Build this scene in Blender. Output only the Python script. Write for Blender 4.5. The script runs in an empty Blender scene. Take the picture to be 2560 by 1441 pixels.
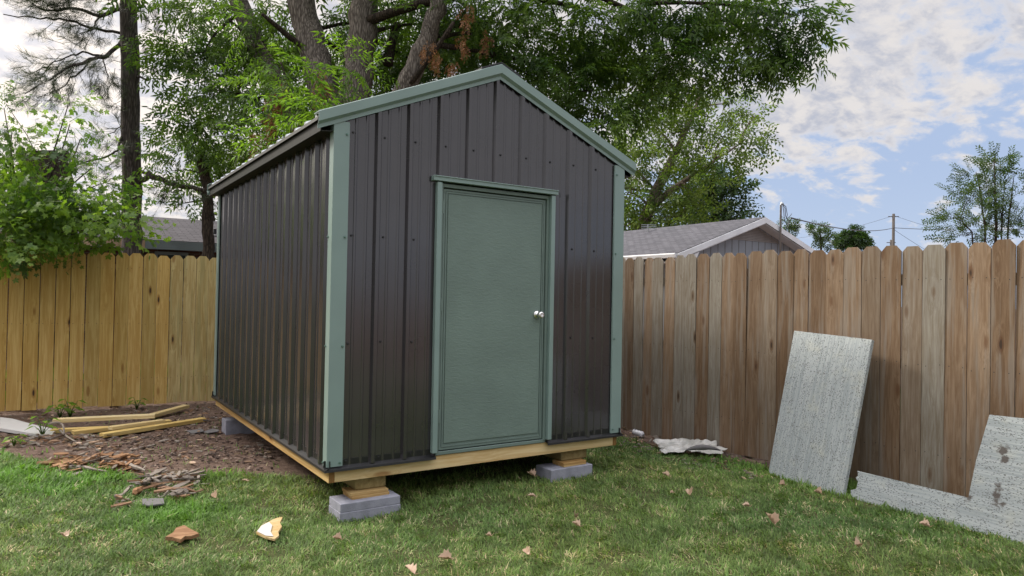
import bpy, math, random
import numpy as np
from mathutils import Vector, Matrix
R = math.radians
rng = np.random.default_rng(7)
random.seed(7)
scene = bpy.context.scene
col = scene.collection

# ------------------------------------------------------------------ camera
CP = np.array([-1.498, -4.3357, 1.397])
YAW, PIT, ROL, FPX = 0.5846, 0.0148, 0.0187, 1742.75
FW = np.array([math.sin(YAW)*math.cos(PIT), math.cos(YAW)*math.cos(PIT), math.sin(PIT)])
_rt = np.array([math.cos(YAW), -math.sin(YAW), 0.0]); _up = np.cross(_rt, FW)
RT = _rt*math.cos(ROL)+_up*math.sin(ROL); UP = -_rt*math.sin(ROL)+_up*math.cos(ROL)
cam_data = bpy.data.cameras.new("camera"); cam = bpy.data.objects.new("camera", cam_data); col.objects.link(cam)
cam.matrix_world = Matrix(((RT[0], UP[0], -FW[0], CP[0]), (RT[1], UP[1], -FW[1], CP[1]), (RT[2], UP[2], -FW[2], CP[2]), (0, 0, 0, 1)))
cam_data.sensor_width = 36.0; cam_data.lens = 36.0*FPX/2560.0
cam_data.clip_start = 0.05; cam_data.clip_end = 2000
scene.camera = cam

# ------------------------------------------------------------------ light
SUN_EL, SUN_AZ = R(34), R(-38)       # azimuth measured from +y towards +x
scene.view_settings.view_transform = 'Standard'; scene.view_settings.look = 'None'
scene.view_settings.exposure = 0.62; scene.view_settings.gamma = 1.0
scene.cycles.max_bounces = 6; scene.cycles.transparent_max_bounces = 8
sd = bpy.data.lights.new("sun", 'SUN'); sd.energy = 2.2; sd.angle = R(12); sd.color = (1.0, .93, .82)
sun = bpy.data.objects.new("sun", sd); col.objects.link(sun)
sv = Vector((math.sin(SUN_AZ)*math.cos(SUN_EL), math.cos(SUN_AZ)*math.cos(SUN_EL), math.sin(SUN_EL)))
sun.rotation_euler = sv.to_track_quat('Z', 'Y').to_euler()

class NT:
    """tiny node-tree helper"""
    def __init__(s, tree): s.t = tree; s.n = tree.nodes; s.l = tree.links
    def new(s, typ, **kw):
        nd = s.n.new(typ)
        for k, v in kw.items():
            if k.startswith('i_'):
                key = k[2:]; key = int(key) if key.isdigit() else key.replace('_', ' ')
                s.put(nd.inputs[key], v)
            else: setattr(nd, k, v)
        return nd
    def put(s, sock, v):
        if isinstance(v, bpy.types.NodeSocket): s.l.new(v, sock)
        elif isinstance(v, (tuple, list)) and sock.type == 'RGBA' and len(v) == 3: sock.default_value = (*v, 1)
        else: sock.default_value = v
    def math(s, op, a, b=0.0, c=0.0, clamp=False):
        nd = s.new('ShaderNodeMath', operation=op, use_clamp=clamp)
        s.put(nd.inputs[0], a); s.put(nd.inputs[1], b); s.put(nd.inputs[2], c); return nd.outputs[0]
    def vmath(s, op, a, b=(0, 0, 0)):
        nd = s.new('ShaderNodeVectorMath', operation=op); s.put(nd.inputs[0], a); s.put(nd.inputs[1], b); return nd.outputs[0]
    def mix(s, f, a, b, mode='MIX'):
        nd = s.new('ShaderNodeMix', data_type='RGBA', blend_type=mode); nd.clamp_factor = True
        s.put(nd.inputs[0], f); s.put(nd.inputs[6], a); s.put(nd.inputs[7], b); return nd.outputs[2]
    def ramp(s, v, lo, hi, a=0.0, b=1.0):
        nd = s.new('ShaderNodeMapRange', interpolation_type='SMOOTHSTEP')
        for i, x in enumerate((v, lo, hi, a, b)): s.put(nd.inputs[i], x)
        return nd.outputs[0]
    def noise(s, vec, scale, detail=4, rough=.55, dist=0.0):
        nd = s.new('ShaderNodeTexNoise'); s.put(nd.inputs['Vector'], vec)
        nd.inputs['Scale'].default_value = scale; nd.inputs['Detail'].default_value = detail
        nd.inputs['Roughness'].default_value = rough; nd.inputs['Distortion'].default_value = dist
        return nd.outputs[0]
    def mapping(s, vec, scale=(1, 1, 1), loc=(0, 0, 0)):
        nd = s.new('ShaderNodeMapping'); s.put(nd.inputs['Vector'], vec); s.put(nd.inputs['Scale'], scale); s.put(nd.inputs['Location'], loc)
        return nd.outputs[0]
    def obj(s): return s.new('ShaderNodeTexCoord').outputs['Object']

world = bpy.data.worlds.new("World"); scene.world = world; world.use_nodes = True
w = NT(world.node_tree); w.n.clear()
gen = w.new('ShaderNodeTexCoord').outputs['Generated']
sky = w.new('ShaderNodeTexSky', sky_type='NISHITA', sun_disc=False, sun_elevation=SUN_EL, sun_rotation=SUN_AZ, air_density=1.0, dust_density=0.6, ozone_density=1.5)
sp = w.new('ShaderNodeSeparateXYZ'); w.put(sp.inputs[0], gen)
dz = w.math('MAXIMUM', sp.outputs[2], 0.0)
den = w.math('ADD', dz, 0.36)
cx = w.math('DIVIDE', sp.outputs[0], den); cy = w.math('DIVIDE', sp.outputs[1], den)
cv = w.new('ShaderNodeCombineXYZ'); w.put(cv.inputs[0], cx); w.put(cv.inputs[1], cy); cv = cv.outputs[0]
big = w.noise(w.mapping(cv, (1, 1, 1), (1.9, .4, 0)), 1.3, 2, .5)
mid = w.noise(w.mapping(cv, (1.0, 1.25, 1), (3.1, 1.7, 0)), 8.6, 9, .58, .3)
fine = w.noise(cv, 27.0, 6, .62, .3)
dens = w.math('ADD', w.math('MULTIPLY', big, .70), w.math('MULTIPLY', mid, 1.15))
dens = w.math('ADD', dens, w.math('MULTIPLY', fine, .30))
# the cloud field thins out towards the east (+x, low) and thickens overhead and to the north-west
side = w.math('ADD', w.math('MULTIPLY', sp.outputs[0], -.42), w.math('MULTIPLY', w.ramp(dz, .02, .34), .36))
dens = w.math('ADD', dens, w.math('ADD', side, .22))
cover = w.ramp(dens, 1.02, 1.25)
thick = w.ramp(dens, 1.12, 1.32)
puff = w.ramp(w.math('ADD', w.math('MULTIPLY', w.noise(w.mapping(cv, (1.0, 1.25, 1), (3.13, 1.73, 0)), 8.6, 9, .58, .3), .75), w.math('MULTIPLY', fine, .35)), .46, .64)
sundot = w.new('ShaderNodeVectorMath', operation='DOT_PRODUCT'); w.put(sundot.inputs[0], gen); sundot.inputs[1].default_value = sv
glow = w.ramp(sundot.outputs['Value'], .45, 1.0)
bright = w.mix(thick, (7.3, 6.95, 6.75), w.mix(puff, (4.5, 4.65, 5.3), (7.2, 6.8, 6.5)))
bright = w.mix(glow, bright, w.mix(1.0, bright, (2.0, 1.85, 1.65), 'MULTIPLY'))
skyc = w.mix(1.0, sky.outputs[0], (1.0, 1.02, 1.12), 'MULTIPLY')
skyc = w.mix(.88, skyc, (4.0, 5.0, 7.0))
haze = w.ramp(dz, .0, .20, .60, 0.0)
skyc = w.mix(haze, skyc, (5.0, 5.9, 7.4))
full = w.mix(w.math('MULTIPLY', cover, .90), skyc, bright)
zen = w.ramp(dz, .40, .95, 1.0, 4.2)      # cloud overhead is brighter than at the horizon
full = w.vmath('MULTIPLY', full, w.new('ShaderNodeCombineXYZ', i_0=zen, i_1=zen, i_2=zen).outputs[0])
bg = w.new('ShaderNodeBackground', i_Strength=.075); w.put(bg.inputs[0], full)
w.l.new(bg.outputs[0], w.new('ShaderNodeOutputWorld').inputs[0])

# ------------------------------------------------------------------ helpers
def px(u, v, D):
    """a point D metres ahead of the viewer in the direction of a photo pixel"""
    return CP + (FW + (u-1280)/FPX*RT - (v-720.5)/FPX*UP)*D
def px_ground(u, v, z=0.0):
    d = FW + (u-1280)/FPX*RT - (v-720.5)/FPX*UP
    return CP + d*(z-CP[2])/d[2]

def tag(o, label=None, cat=None, group=None, kind=None):
    if label: o['label'] = label
    if cat: o['category'] = cat
    if group: o['group'] = group
    if kind: o['kind'] = kind
    return o
def empty(name, loc, label, cat, group=None, rz=0.0):
    o = bpy.data.objects.new(name, None); col.objects.link(o); o.location = loc; o.rotation_euler = (0, 0, rz)
    o.empty_display_size = .1
    return tag(o, label, cat, group)
def link(name, me, parent=None, loc=None, world_geo=True):
    o = bpy.data.objects.new(name, me); col.objects.link(o)
    if parent is not None:
        o.parent = parent
        if world_geo and loc is None:
            # mesh is written in world coordinates: cancel the parent's placement
            P = parent; M = Matrix.Identity(4)
            chain = []
            while P is not None: chain.append(P); P = P.parent
            for c in reversed(chain):
                M = M @ c.matrix_parent_inverse @ Matrix.LocRotScale(c.location, c.rotation_euler, c.scale)
            o.matrix_parent_inverse = M.inverted()
    if loc is not None: o.location = loc
    return o

class MB:
    def __init__(s): s.v = []; s.f = []; s.m = []
    def add(s, vs, fs, mi=0):
        b = len(s.v); s.v += [tuple(map(float, x)) for x in vs]
        for f in fs: s.f.append(tuple(b+i for i in f)); s.m.append(mi)
    def box(s, lo, hi, mi=0):
        x0, y0, z0 = lo; x1, y1, z1 = hi
        s.add([(x0, y0, z0), (x1, y0, z0), (x1, y1, z0), (x0, y1, z0), (x0, y0, z1), (x1, y0, z1), (x1, y1, z1), (x0, y1, z1)],
              [(0, 3, 2, 1), (4, 5, 6, 7), (0, 1, 5, 4), (1, 2, 6, 5), (2, 3, 7, 6), (3, 0, 4, 7)], mi)
    def bar(s, a, b, wd, ht, roll=0.0, mi=0):
        a = Vector(a); b = Vector(b); d = (b-a).normalized()
        x = d.cross(Vector((0, 0, 1)));  x = Vector((1, 0, 0)) if x.length < 1e-4 else x.normalized()
        z = x.cross(d); rm = Matrix.Rotation(roll, 3, d); x = rm @ x*wd/2; z = rm @ z*ht/2
        s.add([a-x-z, a+x-z, a+x+z, a-x+z, b-x-z, b+x-z, b+x+z, b-x+z], [(0, 1, 2, 3), (7, 6, 5, 4), (1, 0, 4, 5), (2, 1, 5, 6), (3, 2, 6, 7), (0, 3, 7, 4)], mi)
    def tube(s, pts, rad, n=8, mi=0, cap=True, wob=0.0):
        pts = [Vector(p) for p in pts]; b = len(s.v); up = Vector((.31, .2, .93))
        for i, p in enumerate(pts):
            d = (pts[min(i+1, len(pts)-1)]-pts[max(i-1, 0)]).normalized()
            x = d.cross(up); x = x.normalized() if x.length > 1e-3 else Vector((1, 0, 0)); y = d.cross(x)
            for k in range(n):
                a = 2*math.pi*k/n; r = rad[i]*(1+wob*random.uniform(-1, 1))
                s.v.append(tuple(p+x*r*math.cos(a)+y*r*math.sin(a)))
        for i in range(len(pts)-1):
            for k in range(n):
                k2 = (k+1) % n
                s.f.append((b+i*n+k, b+i*n+k2, b+(i+1)*n+k2, b+(i+1)*n+k)); s.m.append(mi)
        if cap:
            s.f.append(tuple(b+k for k in reversed(range(n)))); s.m.append(mi)
            s.f.append(tuple(b+(len(pts)-1)*n+k for k in range(n))); s.m.append(mi)
    def prism(s, poly, a, b, mi=0):
        """poly: list of 2-D points, mapped by functions a (first face) and b (second face)"""
        n = len(poly); bb = len(s.v)
        s.v += [tuple(map(float, a(*q))) for q in poly]+[tuple(map(float, b(*q))) for q in poly]
        s.f.append(tuple(bb+i for i in range(n))); s.f.append(tuple(bb+n+i for i in reversed(range(n))))
        s.m += [mi, mi]
        for i in range(n):
            j = (i+1) % n; s.f.append((bb+j, bb+i, bb+n+i, bb+n+j)); s.m.append(mi)
    def mesh(s, name, mats, smooth=False, bevel=0.0):
        me = bpy.data.meshes.new(name); me.from_pydata(s.v, [], s.f)
        for m in (mats if isinstance(mats, (list, tuple)) else [mats]): me.materials.append(m)
        me.polygons.foreach_set('material_index', s.m)
        if smooth: me.polygons.foreach_set('use_smooth', [True]*len(s.f))
        import bmesh
        bm = bmesh.new(); bm.from_mesh(me); bmesh.ops.recalc_face_normals(bm, faces=bm.faces)
        if bevel: bmesh.ops.bevel(bm, geom=[e for e in bm.edges if len(e.link_faces) == 2 and e.calc_face_angle(0) > .6], offset=bevel, segments=1, affect='EDGES')
        bm.to_mesh(me); bm.free(); me.update()
        return me
    def build(s, name, mats, parent=None, smooth=False, bevel=0.0, loc=None):
        return link(name, s.mesh(name, mats, smooth, bevel), parent, loc)

def np_mesh(name, V, Q, mat, smooth=False, colors=None):
    """V (n,3) and quads Q (m,4) as one mesh"""
    me = bpy.data.meshes.new(name); nq = len(Q)
    me.vertices.add(len(V)); me.vertices.foreach_set('co', np.ascontiguousarray(V, dtype=np.float32).ravel())
    me.loops.add(nq*4); me.loops.foreach_set('vertex_index', np.ascontiguousarray(Q, dtype=np.int32).ravel())
    me.polygons.add(nq); me.polygons.foreach_set('loop_start', np.arange(nq, dtype=np.int32)*4)
    try: me.polygons.foreach_set('loop_total', np.full(nq, 4, dtype=np.int32))
    except Exception: pass
    if smooth: me.polygons.foreach_set('use_smooth', np.ones(nq, dtype=bool))
    if colors is not None:
        at = me.color_attributes.new('tint', 'FLOAT_COLOR', 'POINT')
        c = np.ones((len(V), 4), dtype=np.float32); c[:, :3] = colors; at.data.foreach_set('color', c.ravel())
    me.materials.append(mat); me.update(calc_edges=True); me.validate()
    return me

# ------------------------------------------------------------------ materials
def new_mat(name, rough=.6, spec=.5, metal=0.0):
    m = bpy.data.materials.new(name); m.use_nodes = True; t = NT(m.node_tree)
    b = t.n['Principled BSDF']; b.inputs['Roughness'].default_value = rough
    b.inputs['Specular IOR Level'].default_value = spec; b.inputs['Metallic'].default_value = metal
    return m, t, b
def bump(t, b, h, strength=.3, dist=.01):
    n = t.new('ShaderNodeBump', i_Strength=strength, i_Distance=dist); t.put(n.inputs['Height'], h); t.l.new(n.outputs[0], b.inputs['Normal'])
def painted(name, c, rough=.4, var=.06, spec=.5, wavy=0.0):
    m, t, b = new_mat(name, rough, spec)
    o = t.obj(); n = t.noise(o, 3.0, 3, .5)
    b_c = t.mix(t.ramp(n, .3, .7), tuple(x*(1-var*2) for x in c), tuple(x*(1+var) for x in c)); t.put(b.inputs['Base Color'], b_c)
    d = t.noise(o, 1.6, 3, .6)
    t.put(b.inputs['Roughness'], t.ramp(d, .2, .8, rough-.04, rough+.05))
    bump(t, b, t.noise(o, 3.0, 1, .4), wavy or .05, .01)
    return m
def plain(name, c, rough=.6, metal=0.0, nscale=20, var=.15, bs=.2):
    m, t, b = new_mat(name, rough, .5, metal); o = t.obj(); n = t.noise(o, nscale, 5, .6)
    t.put(b.inputs['Base Color'], t.mix(n, tuple(x*(1-var) for x in c), tuple(min(1, x*(1+var)) for x in c)))
    if bs: bump(t, b, n, bs, .005)
    return m
def wood(name, cols, grain=(.5, .3, .12), axis='Z', knots=True, gscale=38., rough=.75, nail=False, weather=None):
    """sawn softwood with grain running along the axis, knots and a tint of its own per board"""
    m, t, b = new_mat(name, rough, .3)
    o = t.obj(); rnd = t.new('ShaderNodeObjectInfo').outputs['Random']
    off = t.math('MULTIPLY', rnd, 57.0); cmb = t.new('ShaderNodeCombineXYZ', i_0=off, i_1=off, i_2=off).outputs[0]
    p = t.vmath('ADD', o, cmb)
    st = {'Z': (1, 1, .055), 'X': (.055, 1, 1), 'Y': (1, .055, 1)}[axis]
    kn = {'Z': (9, 9, 2.6), 'X': (2.6, 9, 9), 'Y': (9, 2.6, 9)}[axis]
    vor = t.new('ShaderNodeTexVoronoi', feature='F1'); t.put(vor.inputs['Vector'], t.mapping(p, kn)); vor.inputs['Scale'].default_value = 1.0
    kd = vor.outputs['Distance']; kc = t.new('ShaderNodeSeparateColor'); t.put(kc.inputs[0], vor.outputs['Color'])
    has = t.math('GREATER_THAN', kc.outputs[0], .50)
    swirl = t.math('MULTIPLY', t.ramp(kd, .0, .55, 1, 0), has)
    warp = t.noise(t.mapping(p, tuple(x*3 for x in st)), 3.0, 3, .5)
    gp = t.vmath('ADD', t.mapping(p, st), t.new('ShaderNodeCombineXYZ', i_0=t.math('MULTIPLY', warp, .03), i_1=t.math('MULTIPLY', swirl, .035), i_2=t.math('MULTIPLY', swirl, .02)).outputs[0])
    g1 = t.noise(gp, gscale, 5, .65, .6); g2 = t.noise(gp, gscale*3.3, 3, .6)
    g = t.math('ADD', t.math('MULTIPLY', g1, .7), t.math('MULTIPLY', g2, .3))
    base = t.mix(t.ramp(rnd, .0, 1.0), cols[0], cols[1])
    rnd2 = t.math('FRACT', t.math('MULTIPLY', rnd, 17.3))
    if len(cols) > 2: base = t.mix(t.ramp(rnd2, .55, 1.0), base, cols[2])
    c = t.mix(t.ramp(g, .38, .66), t.mix(1.0, base, grain, 'MULTIPLY'), base)
    blot = t.noise(t.mapping(p, tuple(1.0 if x == 1 else .35 for x in st)), 7., 3, .5)
    c = t.mix(t.ramp(blot, .5, .8, 0, .4), c, t.mix(1.0, base, (.72, .62, .5), 'MULTIPLY'))
    if weather:
        c = t.mix(t.ramp(t.noise(t.mapping(p, st), 22., 3, .6), .48, .66, 0, weather[1]), c, weather[0])
    if knots:
        edge = t.math('ADD', kd, t.math('MULTIPLY', g2, .06))
        c = t.mix(t.math('MULTIPLY', t.ramp(edge, .14, .25, .7, 0), has), c, t.mix(1.0, base, (.42, .26, .15), 'MULTIPLY'))
        has2 = t.math('GREATER_THAN', kc.outputs[0], .62)
        c = t.mix(t.math('MULTIPLY', t.ramp(edge, .095, .14, .95, 0), has2), c, (.04, .024, .015))
    t.put(b.inputs['Base Color'], c)
    bump(t, b, g, .25, .004)
    return m
def leafmat(name, a, bcol, dark, trans=.45, gloss=.35):
    m = bpy.data.materials.new(name); m.use_nodes = True; t = NT(m.node_tree); t.n.clear()
    geo = t.new('ShaderNodeNewGeometry'); rnd = geo.outputs['Random Per Island']
    o = t.obj(); big = t.noise(o, 1.1, 3, .6)
    c = t.mix(rnd, a, bcol); c = t.mix(t.ramp(big, .42, .68), c, dark)
    tc = t.mix(1.0, c, (2.0, 2.1, .9), 'MULTIPLY')
    d = t.new('ShaderNodeBsdfPrincipled', i_Roughness=.45); t.put(d.inputs['Base Color'], c); d.inputs['Specular IOR Level'].default_value = gloss
    tr = t.new('ShaderNodeBsdfTranslucent'); t.put(tr.inputs[0], tc)
    mx = t.new('ShaderNodeMixShader', i_0=trans); t.l.new(d.outputs[0], mx.inputs[1]); t.l.new(tr.outputs[0], mx.inputs[2])
    t.l.new(mx.outputs[0], t.new('ShaderNodeOutputMaterial').inputs[0])
    return m
def bark(name, a, bcol, sc=9.0):
    m, t, b = new_mat(name, .9, .2); o = t.obj()
    p = t.mapping(o, (1, 1, .16)); v = t.new('ShaderNodeTexVoronoi', feature='DISTANCE_TO_EDGE'); t.put(v.inputs['Vector'], t.vmath('ADD', p, t.vmath('MULTIPLY', t.new('ShaderNodeTexNoise', i_Scale=6.0).outputs['Color'], (.06, .06, .06)))); v.inputs['Scale'].default_value = sc*4
    n = t.noise(p, sc*2.5, 6, .65); h = t.math('ADD', t.math('MULTIPLY', t.ramp(v.outputs[0], 0, .3), .38), t.math('MULTIPLY', n, .95))
    t.put(b.inputs['Base Color'], t.mix(t.ramp(h, .3, 1.1), a, bcol)); bump(t, b, h, .8, .03)
    return m

M = {}
M['siding'] = painted('dark_siding', (.034, .0305, .034), .17, .06, 1.0, .05)
M['green_trim'] = painted('sage_trim', (.20, .275, .255), .34, .03)
M['eave_metal'] = painted('dark_olive_eave', (.013, .014, .011), .5, .05, .3)
M['black_trim'] = painted('black_trim', (.012, .012, .013), .35)
M['galv'] = plain('bare_sheet_metal', (.40, .42, .44), .42, .6, 6, .08, 0)
M['screw_dark'] = plain('dark_screw', (.03, .03, .032), .3, .3, 5, .1, 0)
M['screw_green'] = plain('green_screw', (.12, .20, .17), .3, .3, 5, .1, 0)
M['chrome'] = plain('satin_nickel', (.72, .71, .69), .22, 1.0, 5, .04, 0)
def door_mat(name, c):
    m, t, b = new_mat(name, .5, .4); o = t.obj()
    n = t.noise(t.mapping(o, (.35, 1, 1)), 60, 3, .55, .8); big = t.noise(o, 2.2, 4, .6)
    t.put(b.inputs['Base Color'], t.mix(t.ramp(big, .3, .75), tuple(x*.92 for x in c), tuple(x*1.08 for x in c)))
    bump(t, b, n, .22, .010); return m
M['door'] = door_mat('textured_green_door', (.148, .202, .176))
M['green_frame'] = painted('painted_green_wood', (.14, .192, .170), .5)
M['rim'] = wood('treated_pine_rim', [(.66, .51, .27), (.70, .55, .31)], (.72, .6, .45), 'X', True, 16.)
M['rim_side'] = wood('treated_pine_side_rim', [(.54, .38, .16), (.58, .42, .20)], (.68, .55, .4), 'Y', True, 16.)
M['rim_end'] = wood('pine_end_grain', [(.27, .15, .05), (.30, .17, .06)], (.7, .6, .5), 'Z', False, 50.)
M['shim'] = wood('shim_wood', [(.40, .27, .10), (.48, .34, .15)], (.65, .52, .38), 'X', False, 20.)
M['skid'] = wood('treated_skid', [(.24, .19, .09), (.28, .22, .10)], (.65, .6, .5), 'Y', False, 20.)
M['picket_new'] = wood('new_pine_picket', [(.56, .385, .125), (.66, .47, .18), (.49, .365, .135)], (.74, .64, .48), 'Z', True, 26.)
M['picket_pale'] = wood('pale_treated_picket', [(.55, .44, .20), (.60, .48, .235)], (.66, .58, .45), 'Z', True, 34., weather=((.30, .27, .12), .5))
M['picket_old'] = wood('weathered_picket', [(.185, .122, .074), (.285, .205, .138), (.27, .25, .212)], (.64, .57, .50), 'Z', True, 46., weather=((.25, .23, .20), .45))
M['lumber'] = wood('cut_lumber', [(.64, .54, .30), (.70, .61, .38)], (.75, .65, .5), 'X', True, 20.)
M['lumber_yellow'] = wood('yellow_lumber', [(.62, .48, .19), (.66, .52, .23)], (.75, .65, .5), 'X', True, 20.)
M['rotten'] = wood('rotten_wood', [(.36, .19, .085), (.24, .15, .09), (.42, .27, .14)], (.5, .4, .35), 'X', False, 40.)
M['greywood'] = wood('grey_weathered_wood', [(.22, .185, .155), (.28, .25, .22)], (.55, .5, .45), 'X', False, 40.)
M['chipwood'] = wood('fresh_chip', [(.52, .39, .19), (.50, .39, .22)], (.8, .7, .5), 'X', False, 30.)
M['whitewood'] = plain('white_painted_board', (.50, .49, .47), .6, 0, 12, .1)
M['wood_dark'] = plain('inner_wood', (.12, .08, .04), .8)
def concrete(name, c):
    m, t, b = new_mat(name, .95, .2); o = t.obj(); n = t.noise(o, 60, 6, .7); v = t.noise(o, 9, 4, .6); s = t.noise(o, 180, 2, .5)
    cc = t.mix(t.ramp(v, .3, .7), tuple(x*.78 for x in c), tuple(x*1.1 for x in c)); cc = t.mix(t.ramp(s, .62, .75, 0, .6), cc, tuple(x*.4 for x in c))
    t.put(b.inputs['Base Color'], cc); bump(t, b, t.math('ADD', n, s), .5, .006); return m
M['concrete'] = concrete('concrete_block', (.27, .275, .32))
def slab(name, along):
    m, t, b = new_mat(name, .55, .4); o = t.obj()
    st = (1, .22, 1) if along == 'Y' else (.22, 1, 1)
    p = t.mapping(o, st)
    streak = t.noise(t.mapping(o, (1, .03, 1) if along == 'Y' else (.03, 1, 1)), 60, 4, .6)
    v = t.new('ShaderNodeTexVoronoi', feature='F1'); t.put(v.inputs['Vector'], t.mapping(o, (1, .45, 1) if along == 'Y' else (.45, 1, 1))); v.inputs['Scale'].default_value = 150
    sc = t.new('ShaderNodeSeparateColor'); t.put(sc.inputs[0], v.outputs['Color'])
    clus = t.math('ADD', t.noise(p, 22, 5, .7), t.math('MULTIPLY', streak, .5))
    thr = t.ramp(clus, .56, .90, .02, .95)
    hole = t.math('MULTIPLY', t.math('LESS_THAN', sc.outputs[1], thr), t.ramp(v.outputs['Distance'], .22, .5, 1, 0))
    base = t.mix(t.ramp(streak, .35, .65), (.28, .315, .32), (.40, .435, .44))
    base = t.mix(t.ramp(t.noise(o, 5, 4, .6), .5, .75, 0, .4), base, (.50, .50, .40))
    c = t.mix(t.math('MULTIPLY', hole, .85), base, (.06, .06, .055))
    if along == 'X':      # dried mud splashes
        dn = t.math('MULTIPLY', t.noise(o, 24, 5, .65), .11)
        for (mx, my, mr, ex) in ((.95, .55, .088, 1.0), (.965, .50, .078, 1.0), (.95, .33, .068, 1.0), (.955, .25, .075, .35), (.99, .215, .070, 1.0), (.795, .20, .075, 1.0)):
            dd = t.vmath('MULTIPLY', t.vmath('SUBTRACT', o, (mx, my, 0)), (1.0, ex, 0.0)); ln_ = t.new('ShaderNodeVectorMath', operation='LENGTH'); t.put(ln_.inputs[0], dd)
            c = t.mix(t.ramp(t.math('ADD', ln_.outputs['Value'], dn), mr-.012, mr+.012, .9, 0), c, (.07, .055, .045))
    t.put(b.inputs['Base Color'], c); bump(t, b, t.math('SUBTRACT', streak, hole), .4, .004); return m
M['slab_up'] = slab('pitted_panel_vertical', 'Y'); M['slab_across'] = slab('pitted_panel_horizontal', 'X')
M['mud'] = plain('dried_mud', (.09, .07, .05), .95)
M['bark_big'] = bark('furrowed_bark', (.06, .05, .043), (.26, .228, .20), 9)
M['bark_pine'] = bark('pine_bark', (.04, .034, .031), (.135, .115, .105), 7)
M['bark_dark'] = bark('dark_bark', (.02, .016, .013), (.085, .065, .05), 9)
M['bark_pale'] = bark('pale_bark', (.09, .07, .055), (.30, .25, .20), 8)
M['leaf_big'] = leafmat('pecan_leaf', (.062, .118, .024), (.115, .185, .034), (.036, .078, .022))
M['leaf_bright'] = leafmat('bright_sapling_leaf', (.085, .17, .022), (.15, .25, .035), (.05, .10, .02), .5)
M['leaf_right'] = leafmat('yellow_green_leaf', (.070, .115, .024), (.13, .18, .038), (.045, .082, .022))
M['leaf_dark'] = leafmat('dark_tree_leaf', (.025, .055, .018), (.045, .085, .026), (.018, .04, .015), .3)
M['leaf_far'] = leafmat('far_leaf', (.042, .080, .030), (.07, .11, .04), (.03, .06, .024), .3)
M['leaf_maple'] = leafmat('maple_leaf', (.065, .135, .018), (.16, .25, .03), (.028, .066, .016), .45)
M['leaf_dead'] = leafmat('dead_leaf', (.20, .085, .035), (.30, .15, .07), (.14, .06, .03), .25)
M['needle'] = leafmat('pine_needle', (.028, .046, .024), (.055, .072, .035), (.02, .032, .018), .25)
M['dry_leaf'] = leafmat('fallen_leaf', (.40, .275, .185), (.50, .37, .27), (.29, .18, .115), .15)
def grassmat():
    m = bpy.data.materials.new('lawn_blade'); m.use_nodes = True; t = NT(m.node_tree); t.n.clear()
    c = t.new('ShaderNodeVertexColor', layer_name='tint').outputs[0]
    d = t.new('ShaderNodeBsdfPrincipled', i_Roughness=.55); t.put(d.inputs['Base Color'], c); d.inputs['Specular IOR Level'].default_value = .3
    tr = t.new('ShaderNodeBsdfTranslucent'); t.put(tr.inputs[0], t.mix(1.0, c, (1.4, 1.5, .8), 'MULTIPLY'))
    mx = t.new('ShaderNodeMixShader', i_0=.35); t.l.new(d.outputs[0], mx.inputs[1]); t.l.new(tr.outputs[0], mx.inputs[2])
    t.l.new(mx.outputs[0], t.new('ShaderNodeOutputMaterial').inputs[0]); return m
M['grass'] = grassmat()
def shingle(name, a, b2):
    m, t, b = new_mat(name, .9, .2); o = t.obj()
    br = t.new('ShaderNodeTexBrick', offset=.5); t.put(br.inputs['Vector'], t.new('ShaderNodeTexCoord').outputs['UV'])
    br.inputs['Scale'].default_value = 1.0; br.inputs['Brick Width'].default_value = .3; br.inputs['Row Height'].default_value = .14; br.inputs['Mortar Size'].default_value = .012
    br.inputs['Color1'].default_value = (*a, 1); br.inputs['Color2'].default_value = (*b2, 1); br.inputs['Mortar'].default_value = tuple(x*.45 for x in a)+(1,)
    n = t.noise(o, 30, 4, .7); c = t.mix(1.0, br.outputs[0], t.mix(n, (.7, .7, .7), (1.25, 1.25, 1.25)), 'MULTIPLY')
    t.put(b.inputs['Base Color'], c); bump(t, b, n, .4, .01); return m
M['shingle_dark'] = shingle('dark_shingle', (.060, .056, .062), (.090, .084, .092)); M['shingle_grey'] = shingle('grey_shingle', (.075, .075, .086), (.115, .113, .128))
def brickmat():
    m, t, b = new_mat('red_brick', .9, .2); o = t.obj(); s = t.new('ShaderNodeSeparateXYZ'); t.put(s.inputs[0], o)
    cv = t.new('ShaderNodeCombineXYZ', i_0=t.math('ADD', s.outputs[0], s.outputs[1]), i_1=s.outputs[2]).outputs[0]
    br = t.new('ShaderNodeTexBrick'); t.put(br.inputs['Vector'], cv); br.inputs['Scale'].default_value = 1
    br.inputs['Brick Width'].default_value = .21; br.inputs['Row Height'].default_value = .075; br.inputs['Mortar Size'].default_value = .008
    br.inputs['Color1'].default_value = (.10, .045, .035, 1); br.inputs['Color2'].default_value = (.06, .035, .03, 1); br.inputs['Mortar'].default_value = (.12, .11, .10, 1)
    t.put(b.inputs['Base Color'], br.outputs[0]); return m
M['brick'] = brickmat()
M['white'] = painted('white_paint', (.66, .68, .72), .5, .04)
M['fascia_tan'] = painted('tan_fascia', (.42, .29, .20), .6); M['fascia_blue'] = painted('slate_fascia', (.16, .20, .22), .5)
M['siding_grey'] = painted('grey_siding', (.22, .245, .285), .6, .04); M['groove'] = plain('siding_groove', (.10, .10, .10), .8, 0, 10, .1, 0)
M['vent'] = painted('louvre_vent', (.25, .23, .225), .6)
M['glass'] = plain('dark_window_glass', (.03, .04, .04), .08, 0, 2, .1, 0)
M['steel'] = plain('galvanised_pipe', (.38, .40, .42), .45, .7, 12, .1, 0)
M['wire'] = plain('black_wire', (.04, .042, .05), .5, 0, 5, .1, 0)
M['pole'] = plain('weathered_pole', (.085, .075, .068), .9, 0, 9, .2)
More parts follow.
